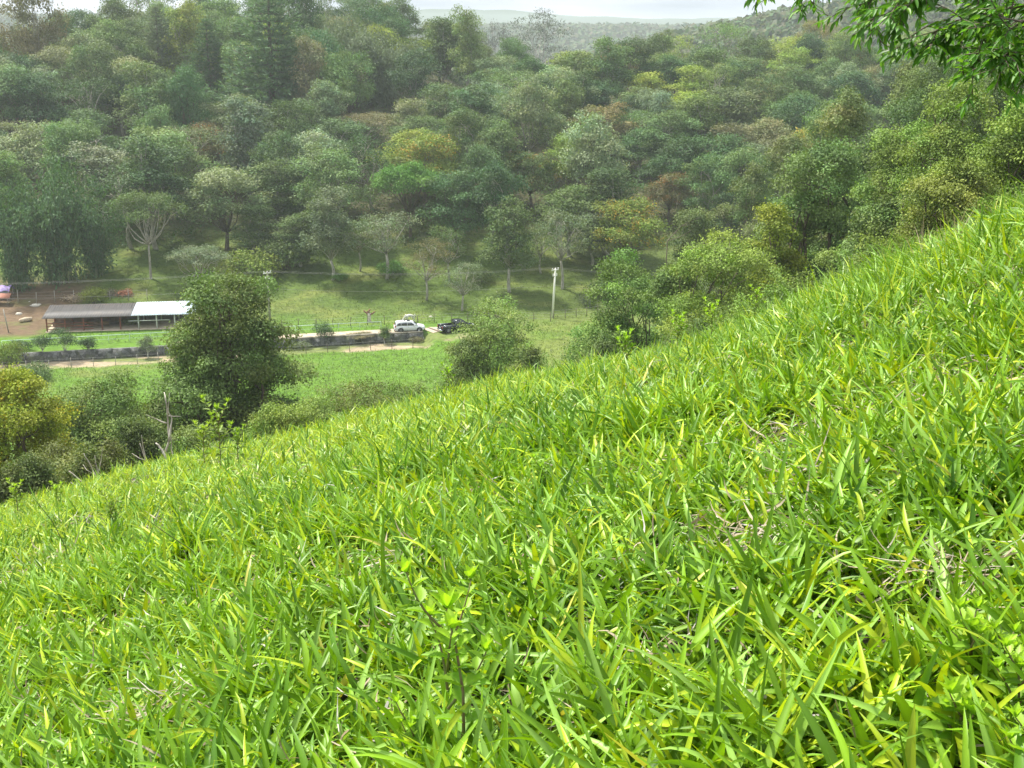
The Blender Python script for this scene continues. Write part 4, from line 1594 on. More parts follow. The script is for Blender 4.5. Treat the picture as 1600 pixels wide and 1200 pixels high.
def stones(px, py, n_, spread, size, label, mat, seed):
    rg_ = np.random.default_rng(seed)
    p_ = ground_hit(px, py, skip=75)
    g_ = Geo()
    for k in range(n_):
        c_ = rg_.normal(size=2) * spread
        x_, y_ = p_[0] + c_[0], p_[1] + c_[1] * .6
        s_ = size * rg_.uniform(.5, 1.2)
        u_ = norm(np.array([[a, b, c] for a in (-1, 0, 1) for b in (-1, 0, 1) for c in (-1, 0, 1) if (a, b, c) != (0, 0, 0)], float))
        d_ = u_ * s_ * rg_.uniform(.7, 1.15, (26, 1)) * np.array([1, .8, .55])
        # convex hull-like blob: latitude rings
        lat, lon = 4, 7
        V_ = [(x_, y_, gz(x_, y_) + s_ * .5)]
        for i in range(1, lat):
            for j in range(lon):
                t_, f_ = math.pi * i / lat, 2 * math.pi * j / lon
                k_ = s_ * rg_.uniform(.8, 1.15)
                V_.append((x_ + k_ * math.sin(t_) * math.cos(f_), y_ + .8 * k_ * math.sin(t_) * math.sin(f_), gz(x_, y_) + .55 * k_ * math.cos(t_)))
        V_.append((x_, y_, gz(x_, y_) - s_ * .5))
        Tt, Qq = [], []
        for j in range(lon):
            Tt.append((0, 1 + j, 1 + (j + 1) % lon))
            for i in range(lat - 2):
                a0 = 1 + i * lon
                Qq.append((a0 + j, a0 + lon + j, a0 + lon + (j + 1) % lon, a0 + (j + 1) % lon))
            e_ = 1 + (lat - 2) * lon
            Tt.append((e_ + j, len(V_) - 1, e_ + (j + 1) % lon))
        g_.add(V_, Qq, Tt)
    return p_, g_


M_PALEROCK = plain("pale_limestone", (.60, .56, .47), .85, noise=.3)
for k, (px, py, s_, lab) in enumerate([(46, 472, .28, "small white rock highest in the dirt yard"), (49, 478, .4, "white rock left of the flat pale rock"),
                                       (56, 478, .6, "largest pale rock in the dirt yard left of the shed"), (61, 477, .35, "small pale rock beside the largest yard rock"),
                                       (30, 492, .45, "flat pale stone low in the dirt yard"), (673, 495, .35, "white stone on the grass between the two cars")]):
    p_, g = stones(px, py, 1, 0, s_, lab, None, k)
    o = g.build("rock", M_PALEROCK, smooth=False)
    tag(o, lab, "rock")
g = Geo()
a_, b_ = ground_hit(31, 505, skip=75), ground_hit(50, 502, skip=75)
g.tube([a_ + [0, 0, .25], (a_ + b_) / 2 + [0, 0, .32], b_ + [0, 0, .28]], [.26, .34, .28], 9)
o = g.build("fallen_log", plain("debarked_log", (.58, .47, .33), .8, noise=.3))
tag(o, "thick debarked log lying in the yard left of the shed", "log")
for k, (px, py, R_, col, lab) in enumerate([(117, 470, 1.6, (.42, .33, .22), "straw coloured brush pile behind the dark roof"),
                                            (170, 462, 2.0, (.20, .17, .11), "grey-brown heap of cut branches behind the shed"),
                                            (196, 463, 1.1, (.50, .22, .13), "small pile of reddish dry leaves behind the pale roof")]):
    rg = np.random.default_rng(70 + k)
    p = ground_hit(px, py, skip=75)
    root = empty("brush_pile", p)
    tag(root, lab, "brush pile")
    g, g2 = Geo(), Geo()
    for i in range(46):
        a0 = rg.normal(size=3) * np.array([R_ * .5, R_ * .35, .2]) + [0, 0, .35]
        d0 = norm(rg.normal(size=3) * np.array([1, .8, .35]))
        g.tube([a0 - d0 * R_ * .4, a0 + rg.normal(size=3) * .08, a0 + d0 * R_ * .4], [.03, .025, .01], 4)
    g.build("branches", plain("brush_wood", tuple(c * .9 for c in col), .9, noise=.3), root)
    cen = rg.normal(size=(60, 3)) * np.array([R_ * .45, R_ * .3, .22]) + [0, 0, .4]
    sprays(g2, rg, cen, norm(cen + [0, 0, .5]), 9, .25, .3, .1, np.tile(np.array(col), (60, 1)) * rg.uniform(.7, 1.3, (60, 1)))
    g2.build("dry_leaves", M_DRY, root)

# cut tree stump standing behind the railing
p, h, _ = spot(577, 504, 484)
root = empty("dead_stump", p)
tag(root, "upright dead stump with stubby forked arms on the grass left of the white car", "tree stump")
g = Geo()
g.tube([(0.1, 0, -.2), (0, 0, .3), (.05, 0, .8), (.02, .05, h * .72)], [.34, .24, .2, .22], 9)
g.build("trunk", M_DRYWOOD, root, True)
for e in ((-.75, .1, h * .93), (.8, -.1, h * .88), (.15, .1, h * 1.04), (-.2, -.2, h * .9)):
    g = Geo()
    g.tube(bent((0.02, .05, h * .6), e, np.random.default_rng(int(abs(e[0]) * 100)), .1), [.15, .13, .11, .1, .08], 7)
    g.build("branch_stub", plain("reddish_dead_bark", (.26, .13, .09), .9, noise=.4), root, True)

# ---- white grazing horse behind the car
def skin_body(name, verts, edges, radii, mat, parent=None, sub=2):
    me = bpy.data.meshes.new(name)
    me.from_pydata([tuple(map(float, v)) for v in verts], edges, [])
    o_ = bpy.data.objects.new(name, me)
    COL.objects.link(o_)
    sk = o_.modifiers.new("skin", 'SKIN')
    for v_, r_ in zip(me.skin_vertices[0].data, radii):
        v_.radius = r_ if isinstance(r_, tuple) else (r_, r_)
    me.skin_vertices[0].data[0].use_root = True
    ss = o_.modifiers.new("sub", 'SUBSURF')
    ss.levels = ss.render_levels = sub
    me.materials.append(mat)
    if parent is not None:
        o_.parent = parent
    return o_


p = ground_hit(641, 504, skip=75)
root = empty("white_horse", p, math.radians(215), 0.86)
tag(root, "white horse grazing head down behind the white car", "horse")
hv = [(-.55, 0, 1.15), (-.1, 0, 1.08), (.4, 0, 1.1), (.75, 0, 1.12), (1.05, 0, .92), (1.3, 0, .6), (1.42, 0, .36), (1.36, 0, .12),
      (-.6, .16, .95), (-.52, .17, .62), (-.72, .17, .45), (-.68, .17, .04), (-.6, -.16, .95), (-.45, -.17, .62), (-.65, -.17, .45), (-.58, -.17, .04),
      (.6, .15, .9), (.62, .15, .5), (.6, .15, .04), (.6, -.15, .9), (.72, -.15, .5), (.74, -.15, .04)]
he = [(0, 1), (1, 2), (2, 3), (3, 4), (4, 5), (5, 6), (6, 7), (0, 8), (8, 9), (9, 10), (10, 11), (0, 12), (12, 13), (13, 14), (14, 15),
      (3, 16), (16, 17), (17, 18), (3, 19), (19, 20), (20, 21)]
hr = [.25, .27, .26, .21, .14, .11, .10, .07, .15, .10, .07, .06, .15, .10, .07, .06, .12, .07, .06, .12, .07, .06]
M_HORSE = plain("white_horse_coat", (.62, .60, .54), .7)
skin_body("body", hv, he, hr, M_HORSE, root)
g = Geo()
g.tube([(-.82, 0, 1.2), (-.95, 0, .95), (-.93, 0, .5)], [.05, .08, .03], 6)
g.build("tail", M_HORSE, root, True)
g = Geo()
g.tube([(.75, 0, 1.4), (1.0, 0, 1.12), (1.25, 0, .8)], [.05, .07, .04], 6)
g.build("mane", plain("pale_mane", (.62, .58, .50), .8), root, True)
for s_ in (-1, 1):
    g = Geo()
    g.tube([(1.38, s_ * .08, .47), (1.34, s_ * .11, .62)], [.045, .01], 6)
    g.build("ear", M_HORSE, root, True)


# ---- vehicles
M_WHITECAR = plain("white_car_paint", (.70, .71, .72), .25, 0, .6)
M_BLACKCAR = plain("black_car_paint", (.010, .014, .020), .18, .2, .7)
M_GLASS = plain("dark_car_glass", (.015, .02, .022), .08, 0, .8)
M_TYRE = plain("tyre_rubber", (.03, .03, .03), .85)
M_RIM = plain("alloy_rim", (.45, .45, .46), .35, .7)
M_TRIM = plain("black_plastic_trim", (.035, .035, .038), .6)
M_CHROME = plain("chrome_strip", (.6, .62, .64), .25, .9)
M_REDLAMP = plain("red_lamp_glass", (.35, .02, .02), .2)
M_LAMP = plain("clear_lamp_glass", (.75, .78, .8), .1)


def car_body(stations, mat, name, root, cabin=False):
    """stations: (x, half width low, half width high, z low, z high); a lofted hull with rounded shoulders"""
    g_ = Geo()
    n_ = 12
    V_ = []
    for (x_, wl, wh, zl, zh) in stations:
        zm = zl + (.09 if cabin else (zh - zl) * .55)
        ring = [(-wl * .92, zl), (-wl, zl + .08), (-wl * 1.0, zm), (-wh, zh - .07), (-wh * .9, zh - .005), (-wh * .4, zh + .02),
                (wh * .4, zh + .02), (wh * .9, zh - .005), (wh, zh - .07), (wl * 1.0, zm), (wl, zl + .08), (wl * .92, zl)]
        V_ += [(x_, b, c) for b, c in ring]
    Qd = []
    for i in range(len(stations) - 1):
        for k in range(n_):
            k2 = (k + 1) % n_
            Qd.append((i * n_ + k, (i + 1) * n_ + k, (i + 1) * n_ + k2, i * n_ + k2))
    e = (len(stations) - 1) * n_
    for k in range(1, 5):
        Qd.append((k, k + 1, n_ - 2 - k, n_ - 1 - k))
        Qd.append((e + k, e + n_ - 1 - k, e + n_ - 2 - k, e + k + 1))
    Qd += [(0, 1, n_ - 2, n_ - 1), (e, e + n_ - 1, e + n_ - 2, e + 1)]
    g_.add(V_, Qd)
    return g_.build(name, mat, root, False)


def wheel(root, x_, y_, r_=.36, w_=.24):
    g_ = Geo()
    th = np.linspace(0, 2 * math.pi, 25)[:-1]
    prof = [(-w_ / 2, r_ * .62), (-w_ / 2, r_ * .93), (-w_ / 2 + .03, r_), (w_ / 2 - .03, r_), (w_ / 2, r_ * .93), (w_ / 2, r_ * .62)]
    V_ = [(x_ + rr * math.cos(t), y_ + yy, r_ + rr * math.sin(t)) for yy, rr in prof for t in th]
    Qd = [(i * 24 + k, i * 24 + (k + 1) % 24, (i + 1) * 24 + (k + 1) % 24, (i + 1) * 24 + k) for i in range(5) for k in range(24)]
    g_.add(V_, Qd)
    wh = g_.build("wheel", M_TYRE, root)
    g_ = Geo()
    g_.tube([(x_, y_ - w_ * .47, r_), (x_, y_ + w_ * .47, r_)], r_ * .16, 10)
    for k in range(5):
        a = k * 2 * math.pi / 5
        for sgn in (-1, 1):
            g_.tube([(x_, y_ + sgn * w_ * .42, r_), (x_ + r_ * .6 * math.cos(a), y_ + sgn * w_ * .42, r_ + r_ * .6 * math.sin(a))], [.05, .06], 4)
    g_.tube([(x_, y_ - .02, r_), (x_, y_ + .02, r_)], r_ * .63, 20)
    rm = g_.build("rim", M_RIM, root)
    rm.parent = wh
    return wh


def panel(g_, pts, off):
    """thin closed plate from four corner points pushed out sideways"""
    P_ = np.array(pts, float)
    o_ = np.array(off, float)
    V_ = np.vstack([P_, P_ + o_])
    n_ = len(P_)
    Qd = [(k, (k + 1) % n_, n_ + (k + 1) % n_, n_ + k) for k in range(n_)]
    if n_ == 4:
        Qd += [(0, 3, 2, 1), (4, 5, 6, 7)]
    g_.add(V_, Qd)


def windows_side(root, quads, hw0, hw1, z0, z1):
    """side glass between belt line z0 (half width hw0) and roof line z1 (half width hw1)"""
    for q in quads:
        for s_ in (-1, 1):
            g_ = Geo()
            pts = []
            for (x_, z_) in q:
                t = (z_ - z0) / (z1 - z0)
                pts.append((x_, s_ * (hw0 + (hw1 - hw0) * t - .01), z_))
            panel(g_, pts, (0, s_ * .025, .008))
            g_.build("side_window", M_GLASS, root)


def suv(loc, rz, label, pitch=0):
    root_ = empty("white_suv", loc, rz)
    tag(root_, label, "car")
    car_body([(-2.28, .80, .74, .42, .92), (-2.22, .90, .86, .32, 1.05), (-1.5, .93, .90, .26, 1.08), (-.5, .93, .90, .26, 1.06), (.7, .93, .89, .26, 1.05),
              (1.2, .93, .86, .26, 1.04), (1.9, .92, .80, .27, .96), (2.2, .86, .70, .32, .84), (2.34, .72, .58, .38, .70)], M_WHITECAR, "body", root_)
    car_body([(-2.20, .84, .72, 1.0, 1.12), (-2.02, .85, .66, 1.0, 1.60), (-1.7, .86, .66, 1.0, 1.68), (-.6, .86, .67, 1.0, 1.72), (.15, .86, .66, 1.0, 1.69),
              (.55, .86, .66, 1.0, 1.58), (1.22, .84, .74, 1.0, 1.08)], M_WHITECAR, "roof", root_, True)
    windows_side(root_, [[(-1.95, 1.14), (-1.35, 1.12), (-1.35, 1.50), (-1.78, 1.48)], [(-1.28, 1.12), (-.42, 1.11), (-.42, 1.54), (-1.28, 1.51)],
                         [(-.34, 1.11), (.75, 1.10), (.32, 1.50), (-.34, 1.54)]], .872, .70, 1.1, 1.56)
    g_ = Geo()
    panel(g_, [(.60, -.60, 1.565), (.60, .60, 1.565), (1.12, .66, 1.16), (1.12, -.66, 1.16)], (.03, 0, .035))
    g_.build("windscreen", M_GLASS, root_)
    g_ = Geo()
    panel(g_, [(-2.05, -.56, 1.55), (-2.05, .56, 1.55), (-2.19, .66, 1.16), (-2.19, -.66, 1.16)], (-.05, 0, .02))
    g_.build("rear_window", M_GLASS, root_)
    g_ = Geo()
    panel(g_, [(-.75, -.42, 1.725), (.1, -.42, 1.71), (.1, .42, 1.71), (-.75, .42, 1.725)], (0, 0, .025))
    g_.build("sunroof", M_GLASS, root_)
    for s_ in (-1, 1):
        g_ = Geo()
        g_.tube([(-1.6, s_ * .62, 1.73), (-.6, s_ * .63, 1.77), (.2, s_ * .62, 1.74)], .02, 5)
        g_.build("roof_rail", M_TRIM, root_)
        g_ = Geo()
        g_.box((.72, s_ * 1.0, 1.13), (.14, .2, .14))
        g_.build("mirror", M_WHITECAR, root_)
        g_ = Geo()
        g_.box((2.12, s_ * .70, .80), (.26, .22, .12), s_ * -.5)
        g_.build("headlight", M_LAMP, root_)
        g_ = Geo()
        g_.box((-2.18, s_ * .80, 1.0), (.16, .18, .26), s_ * .3)
        g_.build("tail_light", M_REDLAMP, root_)
        for x_ in (-1.38, 1.42):
            g_ = Geo()
            th = np.linspace(0, math.pi, 13)
            V_ = [(x_ + .45 * math.cos(t), s_ * .925, .34 + .45 * math.sin(t)) for t in th] + [(x_ + .45 * math.cos(t), s_ * .945, .34 + .45 * math.sin(t)) for t in th]
            V_ += [(x_, s_ * .925, .30), (x_, s_ * .945, .30)]
            g_.add(V_, [(k, k + 1, 13 + k + 1, 13 + k) for k in range(12)], [(26, k, k + 1) for k in range(12)] + [(27, 13 + k + 1, 13 + k) for k in range(12)])
            g_.build("wheel_arch", M_TRIM, root_)
            wheel(root_, x_, s_ * .86, .37)
        for x_ in (-.02, -.95):
            g_ = Geo()
            g_.box((x_ - .2, s_ * .937, .86), (.16, .03, .03))
            g_.build("door_handle", M_CHROME, root_)
    g_ = Geo()
    g_.box((2.28, 0, .62), (.10, .9, .22))
    g_.build("grille", M_TRIM, root_)
    for x_, w_ in ((2.2, 1.7), (-2.24, 1.7)):
        g_ = Geo()
        g_.box((x_, 0, .40), (.2, w_, .16))
        g_.build("bumper", M_TRIM, root_)
    g_ = Geo()
    g_.box((-2.30, 0, .80), (.02, .46, .13))
    g_.build("number_plate", M_WHITEPAINT, root_)
    return root_


def pickup(loc, rz, label):
    root_ = empty("black_pickup", loc, rz)
    tag(root_, label, "pickup truck")
    car_body([(-.55, .94, .90, .36, 1.16), (.9, .94, .90, .36, 1.15), (1.6, .94, .88, .36, 1.14), (2.35, .92, .82, .38, 1.06), (2.66, .84, .72, .42, .92)],
             M_BLACKCAR, "body", root_)
    car_body([(-.55, .90, .72, 1.1, 1.20), (-.45, .90, .68, 1.1, 1.80), (-.1, .90, .68, 1.1, 1.86), (.55, .90, .68, 1.1, 1.84), (.85, .90, .68, 1.1, 1.74),
              (1.5, .88, .76, 1.1, 1.16)], M_BLACKCAR, "cab", root_, True)
    for s_ in (-1, 1):
        g_ = Geo()
        g_.box((-1.65, s_ * .88, .80), (2.2, .12, .74), taper=(1, .8))
        g_.build("bed_side", M_BLACKCAR, root_)
        g_ = Geo()
        g_.box((-1.65, s_ * .88, 1.185), (2.16, .1, .03))
        g_.build("bed_rail", M_CHROME, root_)
        g_ = Geo()
        g_.box((.98, s_ * 1.05, 1.26), (.14, .24, .2))
        g_.build("mirror", M_TRIM, root_)
        g_ = Geo()
        g_.box((2.52, s_ * .70, .90), (.2, .26, .2))
        g_.build("headlight", M_LAMP, root_)
        g_ = Geo()
        g_.box((-2.74, s_ * .87, .92), (.06, .14, .34))
        g_.build("tail_light", M_REDLAMP, root_)
        for x_ in (-1.75, 1.75):
            g_ = Geo()
            th = np.linspace(0, math.pi, 13)
            V_ = [(x_ + .50 * math.cos(t), s_ * .935, .40 + .48 * math.sin(t)) for t in th] + [(x_ + .50 * math.cos(t), s_ * .96, .40 + .48 * math.sin(t)) for t in th]
            V_ += [(x_, s_ * .935, .36), (x_, s_ * .96, .36)]
            g_.add(V_, [(k, k + 1, 13 + k + 1, 13 + k) for k in range(12)], [(26, k, k + 1) for k in range(12)] + [(27, 13 + k + 1, 13 + k) for k in range(12)])
            g_.build("wheel_arch", M_TRIM, root_)
            wheel(root_, x_, s_ * .88, .41, .28)
    windows_side(root_, [[(-.40, 1.2), (.25, 1.2), (.25, 1.66), (-.32, 1.66)], [(.33, 1.2), (1.25, 1.2), (.80, 1.64), (.33, 1.67)]], .905, .71, 1.2, 1.7)
    g_ = Geo()
    panel(g_, [(.90, -.6, 1.72), (.90, .6, 1.72), (1.40, .68, 1.26), (1.40, -.68, 1.26)], (.03, 0, .035))
    g_.build("windscreen", M_GLASS, root_)
    g_ = Geo()
    panel(g_, [(-.47, -.55, 1.7), (-.47, .55, 1.7), (-.54, .6, 1.28), (-.54, -.6, 1.28)], (-.04, 0, .0))
    g_.build("rear_window", M_GLASS, root_)
    g_ = Geo()
    g_.box((-1.65, 0, .56), (2.2, 1.66, .08))
    g_.build("bed_floor", M_TRIM, root_)
    g_ = Geo()
    g_.box((-2.70, 0, .86), (.08, 1.62, .60))
    g_.build("tailgate", M_BLACKCAR, root_)
    g_ = Geo()
    g_.box((-2.82, 0, .48), (.16, 1.8, .2))
    g_.build("rear_bumper", M_CHROME, root_)
    g_ = Geo()
    g_.box((2.66, 0, .52), (.16, 1.8, .22))
    g_.build("front_bumper", M_TRIM, root_)
    g_ = Geo()
    g_.box((2.66, 0, .82), (.06, 1.0, .26))
    g_.build("grille", M_CHROME, root_)
    g_ = Geo()
    g_.box((-2.76, 0, .84), (.03, .42, .12))
    g_.build("number_plate", M_WHITEPAINT, root_)
    return root_


cc_ = at_z(638.5, 516.5, TERR + .4)
cc_[1] = max(cc_[1], float(np.interp(cc_[0], [W0[0], W1[0]], [W0[1], W1[1]])) + 1.2)
car_o = suv((cc_[0], cc_[1], TERR + .06), math.radians(11), "white sport utility car parked on the walkway above the stone wall")
car_o.scale = (.88, .88, .84)
c2 = at_z(713, 510.5, TERR + .6)
pk = pickup((c2[0], c2[1], gz(c2[0], c2[1]) + .03), math.radians(27), "black pickup truck with open bed parked past the concrete ramp")
pk.scale = (.86, .86, .86)

# small trees and bushes in the valley
TN = "young trees planted along the stone wall"
for k, (px, pb, pt, w, lab, t) in enumerate([
        (104, 564, 512, 42, "white stemmed young tree in front of the dark shed roof", T_DARK),
        (66, 562, 526, 36, "white stemmed young tree at the left end of the stone wall", T_DARK),
        (139, 560, 530, 26, "small young tree right of the two white stemmed trees", T_DARK),
        (232, 560, 528, 22, "crooked pale stemmed sapling at the wall near the tall dark tree", T_GREY),
        (505, 541, 506, 28, "dark young tree growing up past the walkway", T_DARK),
        (602, 538, 512, 14, "small sapling at the wall left of the white car", T_DULL)]):
    p, h, r = spot(px, pb, pt, None, w)
    wv = make_tree(700 + k, "round", h, r, leaf=.17, n_spray=190, per=9, nlobes=7, trunk_r=.06, clear=.4, spread=.24)
    Kind(wv, plain("whitewashed_stem", (.6, .58, .52), .8, noise=.3)).place("young_tree", p, lab, "tree", t, group=TN)
BU = "bushes in the valley meadow"
for k, (px, pb, pt, w, lab, t) in enumerate([
        (55, 594, 562, 62, "olive bush on the field below the left end of the wall", T_DULL),
        (148, 474, 444, 44, "bright bush behind the dark roof beside the straw pile", T_YEL),
        (12, 575, 528, 50, "yellow-green bush cut by the left edge beside the stone wall", T_YEL),
        (205, 508, 496, 30, "pale bush growing in front of the open shed bay", T_YEL),
        (950, 462, 436, 60, "low bush on the bank right of the white utility pole", T_DULL),
        (920, 478, 455, 26, "thin grey bush near the short dark fence", T_GREY),
        (532, 440, 424, 26, "small bush at the foot of the pale trunk tree", T_BRIGHT),
        (560, 530, 522, 46, "dry low bush under the wall below the walkway", T_RUST),
        (650, 535, 524, 26, "dry scrub at the wall's right end below the white car", T_RUST),
        (470, 545, 530, 40, "dry scrub on the bank just right of the tall dark tree", T_GREY),
        (285, 560, 540, 40, "bush at the wall behind the tall dark tree", T_DULL),
        (30, 548, 530, 40, "low dark bush above the left end of the wall", T_DARK),
        (610, 430, 405, 50, "bush under the thin trees on the middle slope", T_BRIGHT),
        (750, 440, 415, 50, "bush below the forest edge above the black pickup", T_DULL),
        (400, 440, 380, 90, "rounded olive thicket behind the grey utility pole", T_YEL),
        (450, 420, 360, 80, "thicket right of the grey utility pole at the forest edge", T_DULL)]):
    p, h, r = spot(px, pb, pt, None, w)
    BUSH[k % 2].place("bush", p, lab, "bush", t, r / 2.5, k * 1.3, BU, h / 3.2)
# ------------------------------------------------------------------ foreground grass on the camera's own slope
def ribbons(g, base, az, el, L_, W_, curl, twist, C0, C1, segs=5, fold=0.22, vshape=True, tipw=0.04):
    """arching grass leaves: base points, azimuth, starting elevation, length, width, downward curl"""
    n = len(base)
    t = np.linspace(0, 1, segs + 1)
    ang = el[:, None] - curl[:, None] * t[None] ** 1.3
    azt = az[:, None] + twist[:, None] * t[None]
    step = (L_ / segs)[:, None]
    dx = np.cos(ang) * np.cos(azt) * step
    dy = np.cos(ang) * np.sin(azt) * step
    dz = np.sin(ang) * step
    cx = np.concatenate([np.zeros((n, 1)), np.cumsum((dx[:, 1:] + dx[:, :-1]) / 2, 1)], 1)
    cy = np.concatenate([np.zeros((n, 1)), np.cumsum((dy[:, 1:] + dy[:, :-1]) / 2, 1)], 1)
    cz = np.concatenate([np.zeros((n, 1)), np.cumsum((dz[:, 1:] + dz[:, :-1]) / 2, 1)], 1)
    P = np.stack([cx, cy, cz], -1) + base[:, None, :]
    T = norm(np.stack([np.cos(ang) * np.cos(azt), np.cos(ang) * np.sin(azt), np.sin(ang)], -1))
    S = np.stack([-np.sin(azt), np.cos(azt), np.zeros_like(azt)], -1)
    U = np.cross(T, S)
    roll = RG.normal(size=(n, 1)) * 0.45 + twist[:, None] * 0.8 * t[None]
    S2 = S * np.cos(roll)[..., None] + U * np.sin(roll)[..., None]
    U2 = -S * np.sin(roll)[..., None] + U * np.cos(roll)[..., None]
    prof = (0.35 + 0.65 * np.minimum(t / 0.22, 1) ** 0.8) * np.clip(1 - t, 0, 1) ** 0.62
    prof[-1] = tipw
    w = (W_[:, None] * prof[None] / 2)[..., None]
    C = C0[:, None, :] * (1 - t[None, :, None]) + C1[:, None, :] * t[None, :, None]
    if vshape:
        V = np.stack([P + S2 * w + U2 * w * fold * 2, P, P - S2 * w + U2 * w * fold * 2], 2)
        k = 3
    else:
        V = np.stack([P + S2 * w, P - S2 * w], 2)
        k = 2
    CC = np.repeat(C[:, :, None, :], k, axis=2)
    if vshape:
        CC[:, :, 1, :] *= 1.12
    idx = np.arange(n * (segs + 1) * k).reshape(n, segs + 1, k)
    Qs = [np.stack([idx[:, :-1, j], idx[:, 1:, j], idx[:, 1:, j + 1], idx[:, :-1, j + 1]], -1).reshape(-1, 4) for j in range(k - 1)]
    g.add(V.reshape(-1, 3), np.vstack(Qs), None, CC.reshape(-1, 3))


RG = np.random.default_rng(1234)
AZ_MAX = math.radians(40)


def scatter(r0, r1, dens):
    a_ = AZ_MAX
    n_ = int(a_ * (r1 * r1 - r0 * r0) * dens)
    r = np.sqrt(RG.uniform(r0 * r0, r1 * r1, n_))
    th = RG.uniform(-a_, a_, n_)
    return r * np.sin(th), r * np.cos(th)


def in_view(x, y, margin=70, top=0.25):
    margin = margin + 1500.0 / np.maximum(np.hypot(x, y), 1.5)          # room for a step to either side
    a, b = to_px(np.stack([x, y, H(x, y) + top], -1))
    a2, b2 = to_px(np.stack([x, y, H(x, y)], -1))
    return (a > -margin) & (a < 1600 + margin) & (b < 1200 + margin) | ((a2 > -margin) & (a2 < 1600 + margin) & (b2 < 1200 + margin) & (b2 > 0))


def green(n_, x, y):
    """living leaf colours: fresh green, older green, yellow-green, a few yellow"""
    patch = fbm(x / 1.3, y / 1.3, 71)
    patch2 = fbm(x / 4.0, y / 4.0, 73)
    base = np.tile(np.array([0.190, 0.355, 0.012]), (n_, 1))
    dark = np.array([0.060, 0.165, 0.012])
    yel = np.array([0.340, 0.465, 0.018])
    pale = np.array([0.240, 0.420, 0.065])
    t = np.clip(RG.random(n_) * 0.9 - patch * 0.35 - 0.15 * patch2, 0, 1)[:, None]
    c = base * (1 - t * .95) + dark * t * .95
    q = (RG.random(n_) < 0.17 + 0.15 * patch + 0.34 * smooth(4, 15, np.hypot(x, y)) * smooth(4, 0, x))[:, None]
    c = np.where(q, yel * (0.8 + .4 * RG.random((n_, 1))), c)
    q = (RG.random(n_) < 0.16)[:, None]
    c = np.where(q, pale, c)
    q = (RG.random(n_) < 0.007)[:, None]
    c = np.where(q, np.array([0.52, 0.52, 0.10]), c)
    return c * RG.uniform(.8, 1.2, (n_, 1))


def shoots(g, x, y, leaves, Lm, Wm, segs, vshape, h0=0.07, wide=1.0, saz0=None):
    n_ = len(x)
    z = H(x, y)
    gxs = (H(x + .1, y, False) - H(x - .1, y, False)) / .2
    gys = (H(x, y + .1, False) - H(x, y - .1, False)) / .2
    saz = RG.uniform(0, 2 * math.pi, n_)
    if saz0 is not None:                       # shoots of a tuft lean away from its middle
        saz = np.where(np.isnan(saz0), saz, saz0 + RG.normal(size=n_) * .35)
    lean = RG.uniform(0.05, 0.75, n_)
    # stems lean a little down the slope
    sdx = np.cos(saz) * lean - gxs * .35
    sdy = np.sin(saz) * lean - gys * .35
    vig = np.clip(0.97 + 0.42 * fbm(x / .8, y / .8, 81) + 0.3 * fbm(x / 2.6, y / 2.6, 83) + RG.normal(size=n_) * .18, .42, 1.6)
    pn_ = fbm(x / .45, y / .6, 91) + .2 * fbm(x / 3, y / 3, 92)
    vig = vig * (1 - .2 * smooth(.25, .6, pn_))
    sh = h0 * vig * RG.uniform(.5, 1.5, n_)
    plane = RG.uniform(0, 2 * math.pi, n_)
    for k in range(leaves):
        f = (k + .3) / leaves
        keep = RG.random(n_) < (0.95 if k < leaves - 1 else 0.8)
        i = np.where(keep)[0]
        m_ = len(i)
        b = np.stack([x[i] + sdx[i] * sh[i] * f + RG.normal(size=m_) * .004, y[i] + sdy[i] * sh[i] * f + RG.normal(size=m_) * .004, z[i] + sh[i] * f - .01], -1)
        az = plane[i] + (k % 2) * math.pi + RG.normal(size=m_) * .4
        el = RG.uniform(.15, 1.0, m_) + .45 * f
        L_ = Lm * vig[i] * RG.uniform(.55, 1.3, m_) * (.75 + .4 * math.sin(f * 3))
        W_ = Wm * RG.uniform(.65, 1.25, m_) * wide
        curl = RG.uniform(.0, 1.25, m_) ** 1.35
        tw = RG.normal(size=m_) * .35
        c1 = green(m_, x[i], y[i])
        L_ = L_ * (1 + .55 * smooth(2.2, 4.5, x[i]) * smooth(7.5, 11.5, y[i]))
        c0 = c1 * np.array([1.05, .95, 1.1])
        ribbons(g, b, az, el, L_, W_, curl, tw, c0, c1, segs, vshape=vshape)


g = Geo()
for (r0, r1, dens, leaves, Lm, Wm, segs, vs) in ((1.6, 4.3, 400, 5, .180, .0285, 6, True), (4.3, 8.2, 300, 5, .19, .0270, 5, True),
                                                (8.2, 14, 180, 4, .20, .0215, 4, False), (14, 23, 85, 4, .21, .021, 3, False),
                                                (23, 40, 17, 4, .2, .028, 3, False)):
    x, y = scatter(r0, r1, dens)
    saz0 = np.full(len(x), np.nan)
    if r0 < 14:                                # most shoots stand in tufts with gaps between them
        per = 14
        cx, cy = scatter(r0, r1, dens * .72 / per)
        sg = RG.uniform(.035, .10, len(cx))
        ox, oy = RG.normal(size=(len(cx), per)) * sg[:, None], RG.normal(size=(len(cx), per)) * sg[:, None]
        k_ = int(len(x) * .48)
        x, y = np.concatenate([x[:k_], (cx[:, None] + ox).ravel()]), np.concatenate([y[:k_], (cy[:, None] + oy).ravel()])
        saz0 = np.concatenate([saz0[:k_], np.arctan2(oy, ox).ravel()])
    ok = in_view(x, y)
    x, y, saz0 = x[ok], y[ok], saz0[ok]
    if r0 >= 23:
        ok = RG.random(len(x)) < 1 - smooth(28, 39, np.hypot(x, y)) * .7
        x, y, saz0 = x[ok], y[ok], saz0[ok]
    shoots(g, x, y, leaves, Lm, Wm, segs, vs, saz0=saz0)
o = g.build("grass", M_GRASS)
